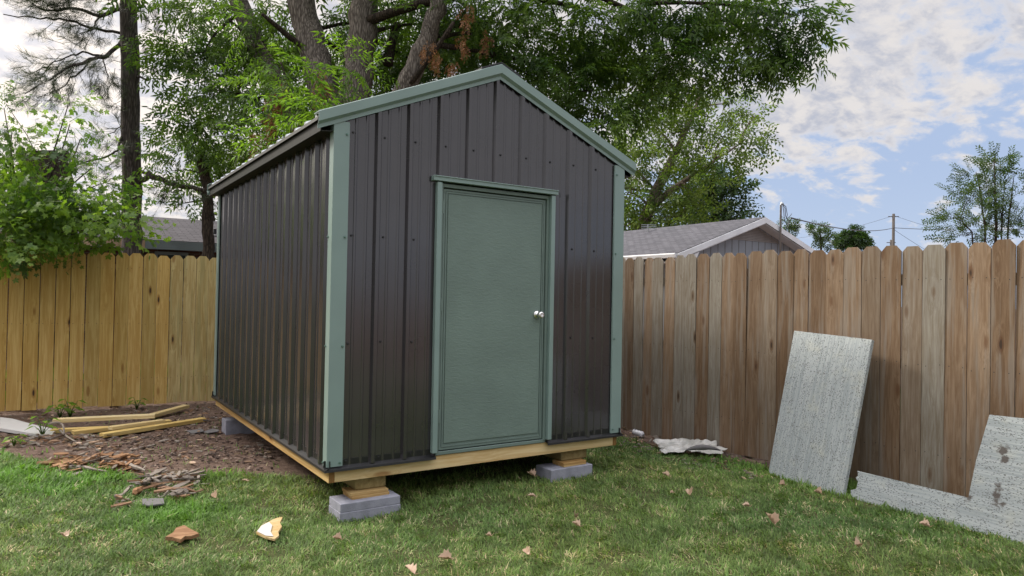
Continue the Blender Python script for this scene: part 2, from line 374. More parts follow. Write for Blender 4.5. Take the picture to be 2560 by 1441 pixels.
M['can'] = plain('white_can', (.72, .72, .76), .35, .1, 8, .08, 0)
M['can_ink'] = plain('black_can_print', (.03, .03, .04), .5, 0, 8, .1, 0)
M['shingle_scrap'] = plain('shingle_scrap', (.13, .125, .125), .95, 0, 60, .3)
def bagmat():
    m, t, b = new_mat('thin_white_plastic', .3, .5); o = t.obj(); n = t.noise(o, 9, 4, .6)
    t.put(b.inputs['Base Color'], t.mix(t.ramp(n, .35, .7), (.62, .61, .58), (.40, .40, .37))); b.inputs['Transmission Weight'].default_value = .15; return m
M['bag'] = bagmat()

# ------------------------------------------------------------------ ground
def sstep(a, b, x): t = np.clip((x-a)/(b-a), 0, 1); return t*t*(3-2*t)
_ph = rng.uniform(0, 6.28, (14, 3)); _fr = rng.normal(0, 1, (14, 2))
def fnoise(x, y, s):
    r = np.zeros_like(np.asarray(x, float))
    for k in range(14):
        q = 2.0**(k % 4); r = r+np.sin((x*_fr[k, 0]+y*_fr[k, 1])*s*q+_ph[k, 0]+2*np.sin(_ph[k, 1]+s*q*.6*(y*_fr[k, 0]-x*_fr[k, 1])))/q
    return r/4.5
def dirtness(x, y):
    x = np.asarray(x, float); y = np.asarray(y, float)
    yb = np.interp(x, [-4, -2.2, -1.5, -1.0, -.5, 0.0, .5, 1.2, 2.4, 2.9, 3.6], [3.7, 3.3, 2.5, 1.75, 1.45, 1.1, .75, .75, 1.1, 3.0, 4.5])
    d = y-yb+.28*fnoise(x+9, y, 1.9)
    a = sstep(-.12, .22, d)
    xb = np.interp(y, [-4, -1.2, -.4, .5, 2.0], [4.15, 4.1, 3.75, 3.45, 3.3])
    e = sstep(-.05, .18, x-xb+.12*fnoise(x, y+5, 3.0))
    return np.maximum(a, e)
def gz(x, y):
    x = np.asarray(x, float); y = np.asarray(y, float)
    near = np.exp(-((x-1)**2+(y-1)**2)/90.0)
    z = -.05*sstep(2.5, 3.5, x)*(1-sstep(5, 9, x))*sstep(-1.0, .4, -y+.6) + near*.012*fnoise(x, y, 1.3)
    z = z-.05*np.exp(-((x-.22)**2/.16+(y+.05)**2/.12))-.012*np.exp(-((x-1.95)**2/.09+(y+.1)**2/.03))
    return z + near*dirtness(x, y)*(.022*fnoise(x+3, y+7, 2.6)-.012)*sstep(-4, -3.4, x)
def axis_samples(lo, hi, step, far):
    a = list(np.arange(lo, hi+1e-6, step)); g = step; b = hi
    while b < far: g *= 1.35; b += g; a.append(b)
    g = step; b = lo
    while b > -far: g *= 1.35; b -= g; a.insert(0, b)
    return np.array(a)
xs = axis_samples(-4.5, 5.0, .06, 700); ys = axis_samples(-4.5, 6.0, .06, 700)
GX, GY = np.meshgrid(xs, ys); V = np.stack([GX.ravel(), GY.ravel(), gz(GX.ravel(), GY.ravel())], 1)
dm = dirtness(V[:, 0], V[:, 1]); V[:, 2] += dm*rng.normal(0, .006, len(V))*(np.abs(V[:, 0]) < 5)*(np.abs(V[:, 1]) < 6)
ii, jj = np.meshgrid(np.arange(len(xs)-1), np.arange(len(ys)-1)); a = (jj*len(xs)+ii).ravel()
Q = np.stack([a, a+1, a+1+len(xs), a+len(xs)], 1)
def groundmat():
    m, t, b = new_mat('soil_and_turf', .95, .15); o = t.obj()
    f = t.new('ShaderNodeVertexColor', layer_name='tint'); s = t.new('ShaderNodeSeparateColor'); t.put(s.inputs[0], f.outputs[0])
    n = t.noise(o, 14, 8, .7); n2 = t.noise(o, 90, 4, .7); n3 = t.noise(o, 3, 4, .6)
    dirt = t.mix(t.ramp(n, .3, .7), (.085, .055, .042), (.20, .14, .11)); dirt = t.mix(t.ramp(n2, .56, .7, 0, .7), dirt, (.30, .22, .17)); dirt = t.mix(t.ramp(n2, .42, .3, 0, .6), dirt, (.05, .032, .025))
    turf = t.mix(t.ramp(n2, .35, .65), (.045, .060, .020), (.13, .125, .055)); turf = t.mix(t.ramp(n3, .4, .7, 0, .5), turf, (.06, .09, .025))
    t.put(b.inputs['Base Color'], t.mix(s.outputs[0], turf, dirt)); bump(t, b, t.math('ADD', n, n2), .8, .02); return m
me = np_mesh('ground', V, Q, groundmat(), True, np.repeat(dm[:, None], 3, 1))
tag(link('ground', me), 'flat backyard ground of lawn turf and bare soil', 'ground', None, 'structure')

# ------------------------------------------------------------------ shed
ZB = .30; W, L = 2.44, 3.64; HE, HA = ZB+2.19, ZB+2.70; PITCH = (HA-HE)/(W/2)
shed = empty('metal_shed', (W/2, L/2, 0), 'dark ribbed metal shed with sage green trim and green door standing on blocks', 'shed')
def profile(x0, x1, first, step=.2286, trimmed=True):
    pts = [(x0, 0.0)]
    k = first-step*2
    while k < x1+step:
        for dx, h in ((-.026, 0), (-.012, .023), (.012, .023), (.026, 0), (.066, 0), (.071, .005), (.083, .005), (.088, 0), (.140, 0), (.145, .005), (.157, .005), (.162, 0)):
            if x0 < k+dx < x1 and not (h > .01 and (k < x0+.095 or k > x1-.095) and trimmed): pts.append((k+dx, h))
        k += step
    pts.append((x1, 0.0)); return pts
def split_at(pts, cuts):
    out = []
    for i, (x, h) in enumerate(pts):
        if out:
            x0, h0 = out[-1]
            for c in cuts:
                if x0 < c < x: out.append((c, h0+(h-h0)*(c-x0)/(x-x0)))
        out.append((x, h))
    return out
DX0, DX1, DZ = .735, 1.715, ZB+1.905
fw_ = MB(); pr = split_at(profile(.004, W-.004, .288), (DX0, W/2, DX1))
for (xa, ha), (xb, hb) in zip(pr, pr[1:]):
    ta = HE+PITCH*(W/2-abs(xa-W/2)); tb = HE+PITCH*(W/2-abs(xb-W/2))
    z0 = DZ if (xa >= DX0-1e-6 and xb <= DX1+1e-6) else ZB
    fw_.add([(xa, -ha, z0), (xb, -hb, z0), (xb, -hb, tb), (xa, -ha, ta)], [(0, 1, 2, 3)])
front = fw_.build('front_wall', M['siding'], shed)
def side_wall(name, X, sgn):
    m = MB(); pr = profile(.004, L-.004, .130)
    for (a, h), (b, g) in zip(pr, pr[1:]):
        m.add([(X+sgn*h, a, ZB), (X+sgn*g, b, ZB), (X+sgn*g, b, HE), (X+sgn*h, a, HE)], [(0, 1, 2, 3)])
    return m.build(name, M['siding'], shed)
left_w = side_wall('side_wall', 0.0, -1); side_wall('side_wall', W, 1)
m = MB()
for (xa, ha), (xb, hb) in zip(*(lambda q: (q, q[1:]))(split_at(profile(.004, W-.004, .288), (W/2,)))):
    ta = HE+PITCH*(W/2-abs(xa-W/2)); tb = HE+PITCH*(W/2-abs(xb-W/2))
    m.add([(xa, L+ha, ZB), (xb, L+hb, ZB), (xb, L+hb, tb), (xa, L+ha, ta)], [(0, 1, 2, 3)])
m.build('back_wall', M['siding'], shed)
# roof: two ribbed sheets
OV = .115; YF, YB = -.035, L+.06
def roof_sheet(sgn):
    m = MB(); pr = profile(YF, YB, .05, trimmed=False)
    for (a, h), (b, g) in zip(pr, pr[1:]):
        def P(d, y, hh):   # d distance from ridge along x
            return (W/2+sgn*d, y, HA+.078-PITCH*d+hh*.95)
        d1 = W/2+OV
        m.add([P(0, a, h), P(0, b, g), P(d1, b, g), P(d1, a, h)], [(0, 1, 2, 3)])
        m.add([P(0, a, -.004), P(0, b, -.004), P(d1, b, -.004), P(d1, a, -.004)], [(3, 2, 1, 0)])
        if h > 0 or g > 0: m.add([P(d1, a, -.004), P(d1, b, -.004), P(d1, b, g), P(d1, a, h)], [(0, 1, 2, 3)])
    return m.build('roof', M['galv'], shed)
roof_sheet(-1); roof_sheet(1)
# ridge cap
m = MB()
for sg in (-1, 1):
    q = [(0, .128), (.17, .128-.17*PITCH), (.17, .114-.17*PITCH), (0, .118)]
    m.prism(q, lambda d, z: (W/2+sg*d, YF-.004, HA+z), lambda d, z: (W/2+sg*d, YB+.02, HA+z))
m.build('ridge_cap', M['black_trim'], shed)
# eave trim (fascia + drip edge) along the sides
for sg in (-1, 1):
    m = MB(); xo = W/2+sg*(W/2+OV-.012); ze = HA+.078-PITCH*(W/2+OV)
    q = [(0, 0.0), (0, -.088), (-.006, -.088), (-.006, 0.0)]
    m.prism(q, lambda d, z: (xo+sg*d, YF+.03, ze+z), lambda d, z: (xo+sg*d, YB, ze+z))
    q = [(0.0, -.0885), (-OV+.02, -.079), (-OV+.02, -.073), (0.0, -.0825)]
    m.prism(q, lambda d, z: (xo+sg*(d-.008), YF+.03, ze+z), lambda d, z: (xo+sg*(d-.008), YB, ze+z))
    q = [(.014, .005), (.020, -.022), (.0155, -.022), (.0095, .005)]
    m.prism(q, lambda d, z: (xo+sg*d, YF+.03, ze+z), lambda d, z: (xo+sg*d, YB, ze+z))
    m.build('eave_trim', M['eave_metal'], shed)
# rake trim: bent strip with an upright face, a return and a lip on the wall
for yy, so in ((0.0, -1), (L, 1)):
    for sg in (-1, 1):
        m = MB(); d1 = W/2+OV+.012
        # cross-section: (out from wall, height above roof line), swept down the slope
        prof = [(-.055, .112), (.040, .112), (.045, .108), (.045, .046), (.028, .030), (.0245, .027), (.0245, .002), (.021, .002), (.021, .029), (.039, .046), (.039, .106), (-.055, .106)]
        top = lambda o, h: (W/2, yy+so*o, HA+h)
        bot = lambda o, h: (W/2+sg*d1, yy+so*o, HA-PITCH*d1+h)
        m.prism(prof, top, bot); rk = m.build('rake_trim', M['green_trim'], shed)
# corner trims
def corner(x, y, sx, sy, ztop):
    m = MB(); t_ = .020; e = .084; e2 = .055
    q = [(-t_, -t_), (e, -t_), (e+.004, -t_+.012), (e, -t_+.004), (-t_+.004, -t_+.004), (-t_+.004, e2), (-t_+.012, e2+.004), (-t_, e2)]
    m.prism(q, lambda a, b: (x+sx*a, y+sy*b, ZB+.006), lambda a, b: (x+sx*a, y+sy*b, ztop)); return m.build('corner_trim', M['green_trim'], shed)
cts = [corner(0, 0, 1, 1, HE+.02), corner(W, 0, -1, 1, HE+.02), corner(0, L, 1, -1, HE-.012), corner(W, L, -1, -1, HE-.012)]
# base trim (rat guard)
m = MB(); gq = [(0.0, .045), (.003, .045), (.003, .006), (.034, -.010), (.036, -.024), (.033, -.024), (.031, -.0125), (0.0, .003)]
def guard(mb, a, b, out):
    a = np.array(a, float); b = np.array(b, float); o = np.array(out, float)
    mb.prism(gq, lambda d, z: (*(a+o*d), ZB+z), lambda d, z: (*(b+o*d), ZB+z))
guard(m, (-.034, 0.0), (DX0+.012, 0.0), (0, -1)); guard(m, (DX1-.012, 0.0), (W+.034, 0.0), (0, -1))
guard(m, (0.0, -.034), (0.0, L+.034), (-1, 0)); guard(m, (W, -.034), (W, L+.034), (1, 0)); guard(m, (-.034, L), (W+.034, L), (0, 1))
m.build('base_trim', M['black_trim'], shed)
# floor frame
for ya in (.002, L-.038):
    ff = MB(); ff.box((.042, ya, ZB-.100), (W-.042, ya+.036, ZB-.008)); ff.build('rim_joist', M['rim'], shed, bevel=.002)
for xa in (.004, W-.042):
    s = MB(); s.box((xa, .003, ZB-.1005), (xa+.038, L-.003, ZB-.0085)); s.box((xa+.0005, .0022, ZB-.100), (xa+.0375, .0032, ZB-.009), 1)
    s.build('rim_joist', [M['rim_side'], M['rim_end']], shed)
dk = MB(); dk.box((.045, .040, ZB-.03), (W-.045, L-.04, ZB-.006))
for k in range(8): y = .45*k+.25; dk.box((.045, y, ZB-.10), (W-.045, y+.038, ZB-.032))
dk.build('floor_deck', M['wood_dark'], shed)
# skids
for k, (xa, xb) in enumerate(((.20, .415), (1.90, 2.16))):
    s = MB(); s.box((xa, .045, ZB-.184), (xb, L-.05, ZB-.102)); s.build('skid', M['skid'], shed, bevel=.008)
# door unit
df = MB()
for q in (((.715, DZ-.012), (.752, ZB+.02)), ((1.698, DZ-.012), (1.735, ZB+.02))):
    (x0, z1), (x1, z0) = q; df = MB(); df.box((x0, -.040, z0), (x1, -.004, z1)); df.build('door_trim', M['green_trim'], shed, bevel=.002)
hd = MB(); hd.box((.682, -.046, DZ-.004), (1.756, -.003, DZ+.030)); hd.box((.680, -.052, DZ+.024), (1.758, -.046, DZ+.031))
hd.build('door_head_trim', M['green_trim'], shed, bevel=.002)
fr = MB(); fr.box((.753, -.012, ZB-.003), (.776, .09, DZ-.018)); fr.box((1.674, -.012, ZB+.012), (1.697, .09, DZ-.018)); fr.box((.753, -.013, DZ-.040), (1.697, .09, DZ-.0145)); fr.box((.754, -.008, ZB-.004), (1.696, .09, ZB+.020))
fr.build('door_frame', M['green_frame'], shed, bevel=.002)
DL, DR, DB, DT = .781, 1.669, ZB+.026, DZ-.046
dr = MB(); dr.box((DL, .004, DB), (DR, .045, DT))
door = dr.build('door', M['green_frame'], shed, bevel=.003)
pn = MB(); e = .038; pn.box((DL+e, -.003, DB+e+.01), (DR-e, .003, DT-e)); pn.build('door_panel', M['door'], door, bevel=.002)
mo = MB()
for (o1, o2, h) in ((.003, .016, .004), (.021, .031, .006)):
    x0, x1, z0, z1 = DL+o1, DR-o1, DB+o1, DT-o1; t_ = o2-o1; y0 = .004-h
    mo.box((x0, y0, z0), (x1, .0045, z0+t_)); mo.box((x0, y0, z1-t_), (x1, .0045, z1)); mo.box((x0, y0+.0002, z0+t_), (x0+t_, .0045, z1-t_)); mo.box((x1-t_, y0+.0002, z0+t_), (x1, .0045, z1-t_))
mo.build('moulding', M['green_frame'], door)
kb = MB(); kx, kz = 1.600, ZB+.975
def lathe(mb, c, prof, n=20):
    b = len(mb.v)
    for (yo, r) in prof:
        for k in range(n): a_ = 2*math.pi*k/n; mb.v.append((c[0]+r*math.cos(a_), c[1]-yo, c[2]+r*math.sin(a_)))
    for i in range(len(prof)-1):
        for k in range(n):
            k2 = (k+1) % n; mb.f.append((b+i*n+k, b+i*n+k2, b+(i+1)*n+k2, b+(i+1)*n+k)); mb.m.append(0)
    mb.f.append(tuple(b+(len(prof)-1)*n+k for k in range(n))); mb.m.append(0)
lathe(kb, (kx, -.003, kz), [(0, .033), (.006, .033), (.013, .027), (.018, .016), (.036, .013), (.040, .019), (.048, .026), (.060, .0265), (.068, .023), (.071, .015), (.069, .010), (.069, .0)])
kb.build('door_knob', M['chrome'], door, smooth=True)
for z in (ZB+.22, ZB+1.0, ZB+1.68): hg = MB(); hg.box((.772, -.013, z), (.784, -.002, z+.09)); hg.build('hinge', M['green_frame'], door)
# screws
def screw_mesh(name, mat, axis):
    mb = MB(); n = 8
    for r, h in ((.0085, .001), (.0075, .004), (.005, .0045), (.0045, .009)):
        for k in range(n):
            a_ = 2*math.pi*k/n; c, s = r*math.cos(a_), r*math.sin(a_)
            mb.v.append((c, -h, s) if axis == 'y' else (-h, c, s))
    for i in range(3):
        for k in range(n): k2 = (k+1) % n; mb.f.append((i*n+k, i*n+k2, (i+1)*n+k2, (i+1)*n+k)); mb.m.append(0)
    mb.f.append(tuple(3*n+k for k in range(n))); mb.m.append(0)
    return mb.mesh(name, mat)
sy_, sx_ = screw_mesh('screw', M['screw_dark'], 'y'), screw_mesh('screw', M['screw_dark'], 'x')
gy_, gx_ = screw_mesh('screw', M['screw_green'], 'y'), screw_mesh('screw', M['screw_green'], 'x')
def screw(me, p, parent):
    o = link('screw', me, parent); o.location = p
for row in (.035, .79, 1.49, 2.155):
    for k in range(10):
        x = .112 if k == 0 else .105+.2286*k
        z = ZB+row
        if x > W-.1: continue
        if DX0-.03 < x < DX1+.03 and z < DZ+.03: continue
        screw(sy_, (x+.004*random.uniform(-1, 1), -.001, z+.006*random.uniform(-1, 1)), front)
for row in (.028, .770, 1.470):
    for k in range(15):
        screw(sx_, (-.001, .18+.2286*k, ZB+row+.004*random.uniform(-1, 1)), left_w)
for row in (.028, .770, 1.470):
    screw(gy_, (.066, -.020, ZB+row), cts[0]); screw(gx_, (-.020, .045, ZB+row), cts[0]); screw(gy_, (W-.066, -.020, ZB+row+.01), cts[1])
screw(gy_, (.066, -.020, ZB+2.13), cts[0]); screw(gy_, (W-.066, -.020, ZB+2.13), cts[1])
# nail heads in the rim board are part of the board's look; corner blocks under the shed are things of their own
def block(name, lo, hi, mat, label, cat, group=None, rz=0.0, bev=.003):
    c = [(lo[i]+hi[i])/2 for i in range(3)]
    mb = MB(); h = [(hi[i]-lo[i])/2 for i in range(3)]
    mb.box((-h[0], -h[1], 0), (h[0], h[1], 2*h[2])); ob = mb.build(name, mat, None, bevel=bev)
    ob.location = (c[0], c[1], lo[2]); ob.rotation_euler = (0, 0, rz)
    return tag(ob, label, cat, group)
G1 = 'concrete blocks carrying the shed'
block('concrete_block', (.055, -.075, -.090), (.470, .14, .022), M['concrete'], 'lower grey concrete block sunk in grass under the shed front left corner', 'block', G1)
block('concrete_block', (.058, -.073, .0225), (.467, .14, .077), M['concrete'], 'thin grey concrete block lying on another block at shed front left corner', 'block', G1)
block('concrete_block', (1.735, -.045, -.03), (2.145, .16, .084), M['concrete'], 'grey concrete block half sunk in grass under the shed front right corner', 'block', G1)
block('concrete_block', (.00, 3.08, -.04), (.40, 3.28, .115), M['concrete'], 'grey concrete block on bare dirt under the far end of the shed side', 'block', G1)
block('concrete_block', (1.88, 3.08, -.04), (2.28, 3.28, .115), M['concrete'], 'grey concrete block under the far right corner of the shed', 'block', G1)
G2 = 'wood shims between shed and blocks'
block('wood_shim', (.155, -.012, .0755), (.415, .15, .095), M['shim'], 'lower of the two wood shims stacked on the front left concrete blocks', 'wood shim', G2, .02, .002)
block('wood_shim', (.150, -.005, .0955), (.412, .16, .1155), M['shim'], 'upper of the two wood shims stacked on the front left concrete blocks', 'wood shim', G2, -.03, .002)
block('wood_shim', (1.875, -.015, .0845), (2.105, .13, .1155), M['shim'], 'single wood shim on the front right concrete block', 'wood shim', G2, .03, .002)

# ------------------------------------------------------------------ fences
def picket(parent, loc, rz, mat, wd, ht, name='picket'):
    mb = MB(); h = wd/2; c = .034+.006*random.random(); th = .008
    poly = [(-h, 0), (h, 0), (h, ht-c*1.2), (h-c, ht), (-h+c, ht), (-h, ht-c*1.2)]
    mb.prism(poly, lambda x, z: (x, -th, z), lambda x, z: (x, th, z))
    for z in (.32, .98, 1.64):
        for x in (-h*.62, h*.6):
            x += random.uniform(-.008, .008); zz = z+random.uniform(-.012, .012); r = .0032
            mb.add([(x-r, -th-.0006, zz-r), (x+r, -th-.0006, zz-r), (x+r, -th-.0006, zz+r), (x-r, -th-.0006, zz+r)], [(0, 1, 2, 3)], 1)
    me = mb.mesh(name, [mat, M['screw_dark']])
    o = bpy.data.objects.new(name, me); col.objects.link(o); o.parent = parent
    o.location = loc; o.rotation_euler = (random.uniform(-.006, .006), random.uniform(-.003, .003), rz+random.uniform(-.012, .012)); return o
# left (far) fence: yellow new boards and a paler newer-treated stretch
A0 = np.array([-1.935, 5.30]); dA = np.array([.298+1.935, 5.18-5.30]); dA /= np.linalg.norm(dA); angA = math.atan2(dA[1], dA[0])
fl = empty('wooden_fence', (A0[0], A0[1], 0), 'yellow new pine picket fence with dog-eared tops left of the shed', 'fence')
s = .044-.148*10
while s < 5.85:
    P = A0+dA*(s+.074)
    pale = s > 1.60
    w_ = .1415+random.uniform(-.004, .0045)
    g = .148 if not pale else .1455
    picket(fl, (P[0]-A0[0], P[1]-A0[1], .03+random.uniform(-.012, .008)), angA, M['picket_pale' if pale else 'picket_new'], min(w_, g-random.choice((.003, .004, .005, .006))), 1.838+random.uniform(-.008, .008)-.012*(s/2)*(s < 2.2))
    s += g
nA = np.array([-dA[1], dA[0]])
for z in (.30, .96, 1.62):
    mb = MB(); a = A0-dA*1.4+nA*.028; b = A0+dA*5.9+nA*.028
    mb.box((0, -.019, -.044), (7.3, .019, .044)); o = mb.build('rail', M['picket_old'], fl, loc=(a[0]-A0[0], a[1]-A0[1], z)); o.rotation_euler = (0, 0, angA)
for k in range(4):
    mb = MB(); mb.box((-.044, -.044, -.3), (.044, .044, 1.72)); c = A0+dA*(-1.2+2.3*k)+nA*.094
    mb.build('post', M['picket_old'], fl, loc=(c[0]-A0[0], c[1]-A0[1], 0))
# right fence, weathered
def fx_r(y): return 3.806+(1.501-y)*.0915
fr_ = empty('wooden_fence', (fx_r(0), 0, 0), 'weathered brown picket fence with dog-eared tops right of the shed', 'fence')
y = 5.02; angB = math.atan2(-1, .0915)
edges = [1.52, 1.41, 1.28, 1.15, 1.02, .88, .74, .61, .47, .32, .18, .04, -.10, -.26, -.41, -.56, -.70, -.85, -1.0, -1.155, -1.305, -1.46, -1.61, -1.765, -1.915, -2.06, -2.21]
ys_ = [1.52+.147*k for k in range(23, 0, -1)]+edges+[-2.21-.149*k for k in range(1, 9)]
for a_, b_ in zip(ys_, ys_[1:]):
    c = (a_+b_)/2; wd = (a_-b_)*1.004-random.choice((.001, .002, .002, .003, .005, .007))
    picket(fr_, (fx_r(c)-fx_r(0), c, -.035+random.uniform(-.006, .006)), angB, M['picket_old'], wd, 1.905+random.uniform(-.010, .010))
for z in (.28, .94, 1.60):
    mb = MB(); mb.box((0, -.019, -.044), (8.5, .019, .044)); o = mb.build('rail', M['picket_old'], fr_, loc=(fx_r(5.0)-fx_r(0)+.029, 5.0, z)); o.rotation_euler = (0, 0, angB)
for k in range(4):
    yy = 4.6-2.35*k; mb = MB(); mb.box((-.044, -.044, -.3), (.044, .044, 1.72)); mb.build('post', M['picket_old'], fr_, loc=(fx_r(yy)-fx_r(0)+.096, yy, 0))

# ------------------------------------------------------------------ panels against the right fence
def lean_panel(name, B0, B1, tilt, polys, th, mat, label, cat):
    """outline in the panel's own plane (along, up), stood on B0-B1 and tilted back towards the fence"""
    B0 = Vector(B0); B1 = Vector(B1); a = (B1-B0).normalized(); h = Vector((-a.y, a.x, 0)).normalized(); h = h if h.x > 0 else -h
    up = h*math.sin(tilt)+Vector((0, 0, math.cos(tilt))); n = a.cross(up).normalized()
    n = n if n.x < 0 else -n
    mb = MB()
    for poly in polys: mb.prism(poly, lambda x, y: (x, y, 0), lambda x, y: (x, y, -th))
    ob = mb.build(name, mat, None, bevel=.0015)
    zz = n; xx = a; yy = up
    if xx.cross(yy).dot(zz) < 0: raise ValueError('handedness')
    ob.matrix_world = Matrix(((xx.x, yy.x, zz.x, B0.x), (xx.y, yy.y, zz.y, B0.y), (xx.z, yy.z, zz.z, B0.z), (0, 0, 0, 1)))
    return tag(ob, label, cat), ob
b0 = px_ground(1920, 1187, -.05); b1 = px_ground(2110, 1243, -.05)
lean_panel('pitted_panel', b0, b1, R(17), [[(0, -.02), (.712, -.02), (.684, 1.23), (-.065, 1.265)]], .034, M['slab_up'], 'tall pale grey pitted rectangular panel leaning alone against the right fence', 'panel')
b0 = px_ground(2127, 1245, -.05); b1 = px_ground(2560, 1365, -.05)
notch = [(0, -.02), (1.75, -.02), (1.75, .80), (.835, .768), (.800, .45), (.790, .205), (.40, .205), (.01, .207), (.022, .17), (.006, .155), (.03, .13), (.028, .075), (-.012, .055)]
pl, _o = lean_panel('pitted_panel', b0, b1, R(17), [notch], .03, M['slab_across'], 'L shaped pale grey pitted panel with dark mud stains at the right edge', 'panel')
# ------------------------------------------------------------------ foliage tools
def rotmat(yaw, pitch, roll):
    cy_, sy2 = np.cos(yaw), np.sin(yaw); cp, sp2 = np.cos(pitch), np.sin(pitch); cr, sr = np.cos(roll), np.sin(roll)
    Z = np.zeros_like(yaw); O = np.ones_like(yaw)
    A = np.stack([np.stack([cy_, -sy2, Z], -1), np.stack([sy2, cy_, Z], -1), np.stack([Z, Z, O], -1)], -2)
    B = np.stack([np.stack([cp, Z, sp2], -1), np.stack([Z, O, Z], -1), np.stack([-sp2, Z, cp], -1)], -2)
    Cc = np.stack([np.stack([O, Z, Z], -1), np.stack([Z, cr, -sr], -1), np.stack([Z, sr, cr], -1)], -2)
    return A @ B @ Cc
class Tmpl:
    def __init__(s): s.v = []; s.q = []
    def leaf(s, p, d, nrm, L_, w_, fold=.25, curve=.15):
        p = np.array(p, float); d = d/np.linalg.norm(d); sd_ = np.cross(d, nrm); sd_ /= np.linalg.norm(sd_)+1e-9; n = np.cross(sd_, d)
        b = len(s.v); dn = np.array([0, 0, -1.0])
        s.v += [p, p+d*L_*.42+sd_*w_/2+n*fold*w_, p+d*L_+dn*curve*L_, p+d*L_*.42-sd_*w_/2+n*fold*w_]
        s.q.append((b, b+1, b+2, b+3))
    def star(s, p, d, nrm, L_, lobes=5):
        """a lobed leaf: one kite per lobe"""
        p = np.array(p, float); d = d/np.linalg.norm(d); sd_ = np.cross(d, nrm); sd_ /= np.linalg.norm(sd_)+1e-9; n = np.cross(sd_, d)
        def at(a_, r): return p+d*L_*.38+(d*math.cos(a_)+sd_*math.sin(a_))*r*L_+n*(-.12*r*r*L_)
        b = len(s.v); s.v.append(p+d*L_*.30)
        angs = [0, .95, -.95, 1.95, -1.95]; lens = [.66, .56, .56, .38, .38]
        for a_, r in zip(angs, lens):
            i = len(s.v); s.v += [at(a_-.42, r*.60), at(a_, r), at(a_+.42, r*.60)]; s.q.append((b, i, i+1, i+2))
    def twig(s, a, b2, r=.004):
        a = np.array(a, float); b2 = np.array(b2, float); d = b2-a; sd_ = np.cross(d, [.3, .2, 1]); sd_ = sd_/np.linalg.norm(sd_)*r
        i = len(s.v); s.v += [a-sd_, a+sd_, b2+sd_*.5, b2-sd_*.5]; s.q.append((i, i+1, i+2, i+3))
    def arr(s): return np.array(s.v, float), np.array(s.q, int)
def tm_compound(pairs=4, L_=.26, leaf=(.095, .026), n=7, length=.5):
    t = Tmpl()
    for k in range(n):
        f = (k+.6)/n; p0 = np.array([length*f, 0, -.12*length*f*f]); side_ = 1 if k % 2 else -1
        yaw = side_*random.uniform(.5, 1.2); dr = np.array([math.cos(yaw), math.sin(yaw), random.uniform(-.5, .25)]); dr /= np.linalg.norm(dr)
        prev = p0
        for j in range(1, pairs+1):
            q = p0+dr*L_*j/pairs+np.array([0, 0, -.22*L_*(j/pairs)**2])
            dd = q-prev; sd_ = np.cross(dr, [0, 0, 1.0]); sd_ /= np.linalg.norm(sd_)
            for sg in (-1, 1):
                ld = dd/np.linalg.norm(dd)*.7+sd_*sg*.75+np.array([0, 0, random.uniform(-.55, .05)])
                t.leaf(q, ld, np.array([random.uniform(-.3, .3), random.uniform(-.3, .3), 1.0]), leaf[0]*random.uniform(.75, 1.15), leaf[1]*random.uniform(.8, 1.2))
            prev = q
        t.leaf(prev, dr+np.array([0, 0, -.5]), np.array([0, 0, 1.0]), leaf[0]*1.1, leaf[1])
    return t.arr()
def tm_simple(n=16, length=.5, leaf=(.075, .042), droop=.3):
    t = Tmpl()
    for k in range(n):
        f = (k+.5)/n; a_ = k*2.4; p = np.array([length*f, .05*math.sin(a_), .05*math.cos(a_)-.1*f*f])
        d = np.array([.6, math.sin(a_), math.cos(a_)*.6-droop])
        t.leaf(p, d, np.array([random.uniform(-.5, .5), random.uniform(-.5, .5), 1.0]), leaf[0]*random.uniform(.7, 1.2), leaf[1]*random.uniform(.7, 1.2))
    return t.arr()
def tm_maple(n=7, length=.4, size=.15):
    t = Tmpl(); t.twig((0, 0, 0), (length, 0, 0))
    for k in range(n):
        f = (k+.7)/n; sg = 1 if k % 2 else -1; p = np.array([length*f, 0, 0])
        st = np.array([.5, sg*random.uniform(.4, 1.0), random.uniform(-.1, .5)]); st = st/np.linalg.norm(st)*.09
        t.twig(p, p+st, .0025)
        d = np.array([st[0]*4+.2, st[1]*6, random.uniform(-.9, -.1)]); t.star(p+st, d, np.array([random.uniform(-.4, .4), random.uniform(-.4, .4), 1.0]), size*random.uniform(.55, 1.1))
    return t.arr()
def tm_needles(n=46, L_=.15):
    t = Tmpl()
    for k in range(n):
        f = random.random(); p = np.array([.22*f, 0, 0]); a_ = random.uniform(0, 6.28); d = np.array([.75, math.cos(a_)*.8, math.sin(a_)*.8-.12]); d /= np.linalg.norm(d)
        t.twig(p, p+d*L_*random.uniform(.7, 1.1), .0022)
    t.twig((-.15, 0, 0), (.22, 0, 0), .006)
    return t.arr()
def scatter(name, tmpls, P, D, S, mat, parent, roll_sd=.7):
    """copies of the sprays at points P heading along D, as the one leaf mesh of a crown"""
    Vs, Qs = [], []; off = 0; which = rng.integers(0, len(tmpls), len(P))
    yaw = np.arctan2(D[:, 1], D[:, 0]); pit = -np.arctan2(D[:, 2], np.hypot(D[:, 0], D[:, 1])); rol = rng.normal(0, roll_sd, len(P))
    RM = rotmat(yaw, pit, rol)
    for k, (tv, tq) in enumerate(tmpls):
        idx = np.where(which == k)[0]
        if not len(idx): continue
        v = np.einsum('nij,mj->nmi', RM[idx]*S[idx, None, None], tv)+P[idx, None, :]
        q = tq[None]+(np.arange(len(idx))*len(tv))[:, None, None]+off
        Vs.append(v.reshape(-1, 3)); Qs.append(q.reshape(-1, 4)); off += len(idx)*len(tv)
    return link(name, np_mesh(name, np.concatenate(Vs), np.concatenate(Qs), mat), parent)
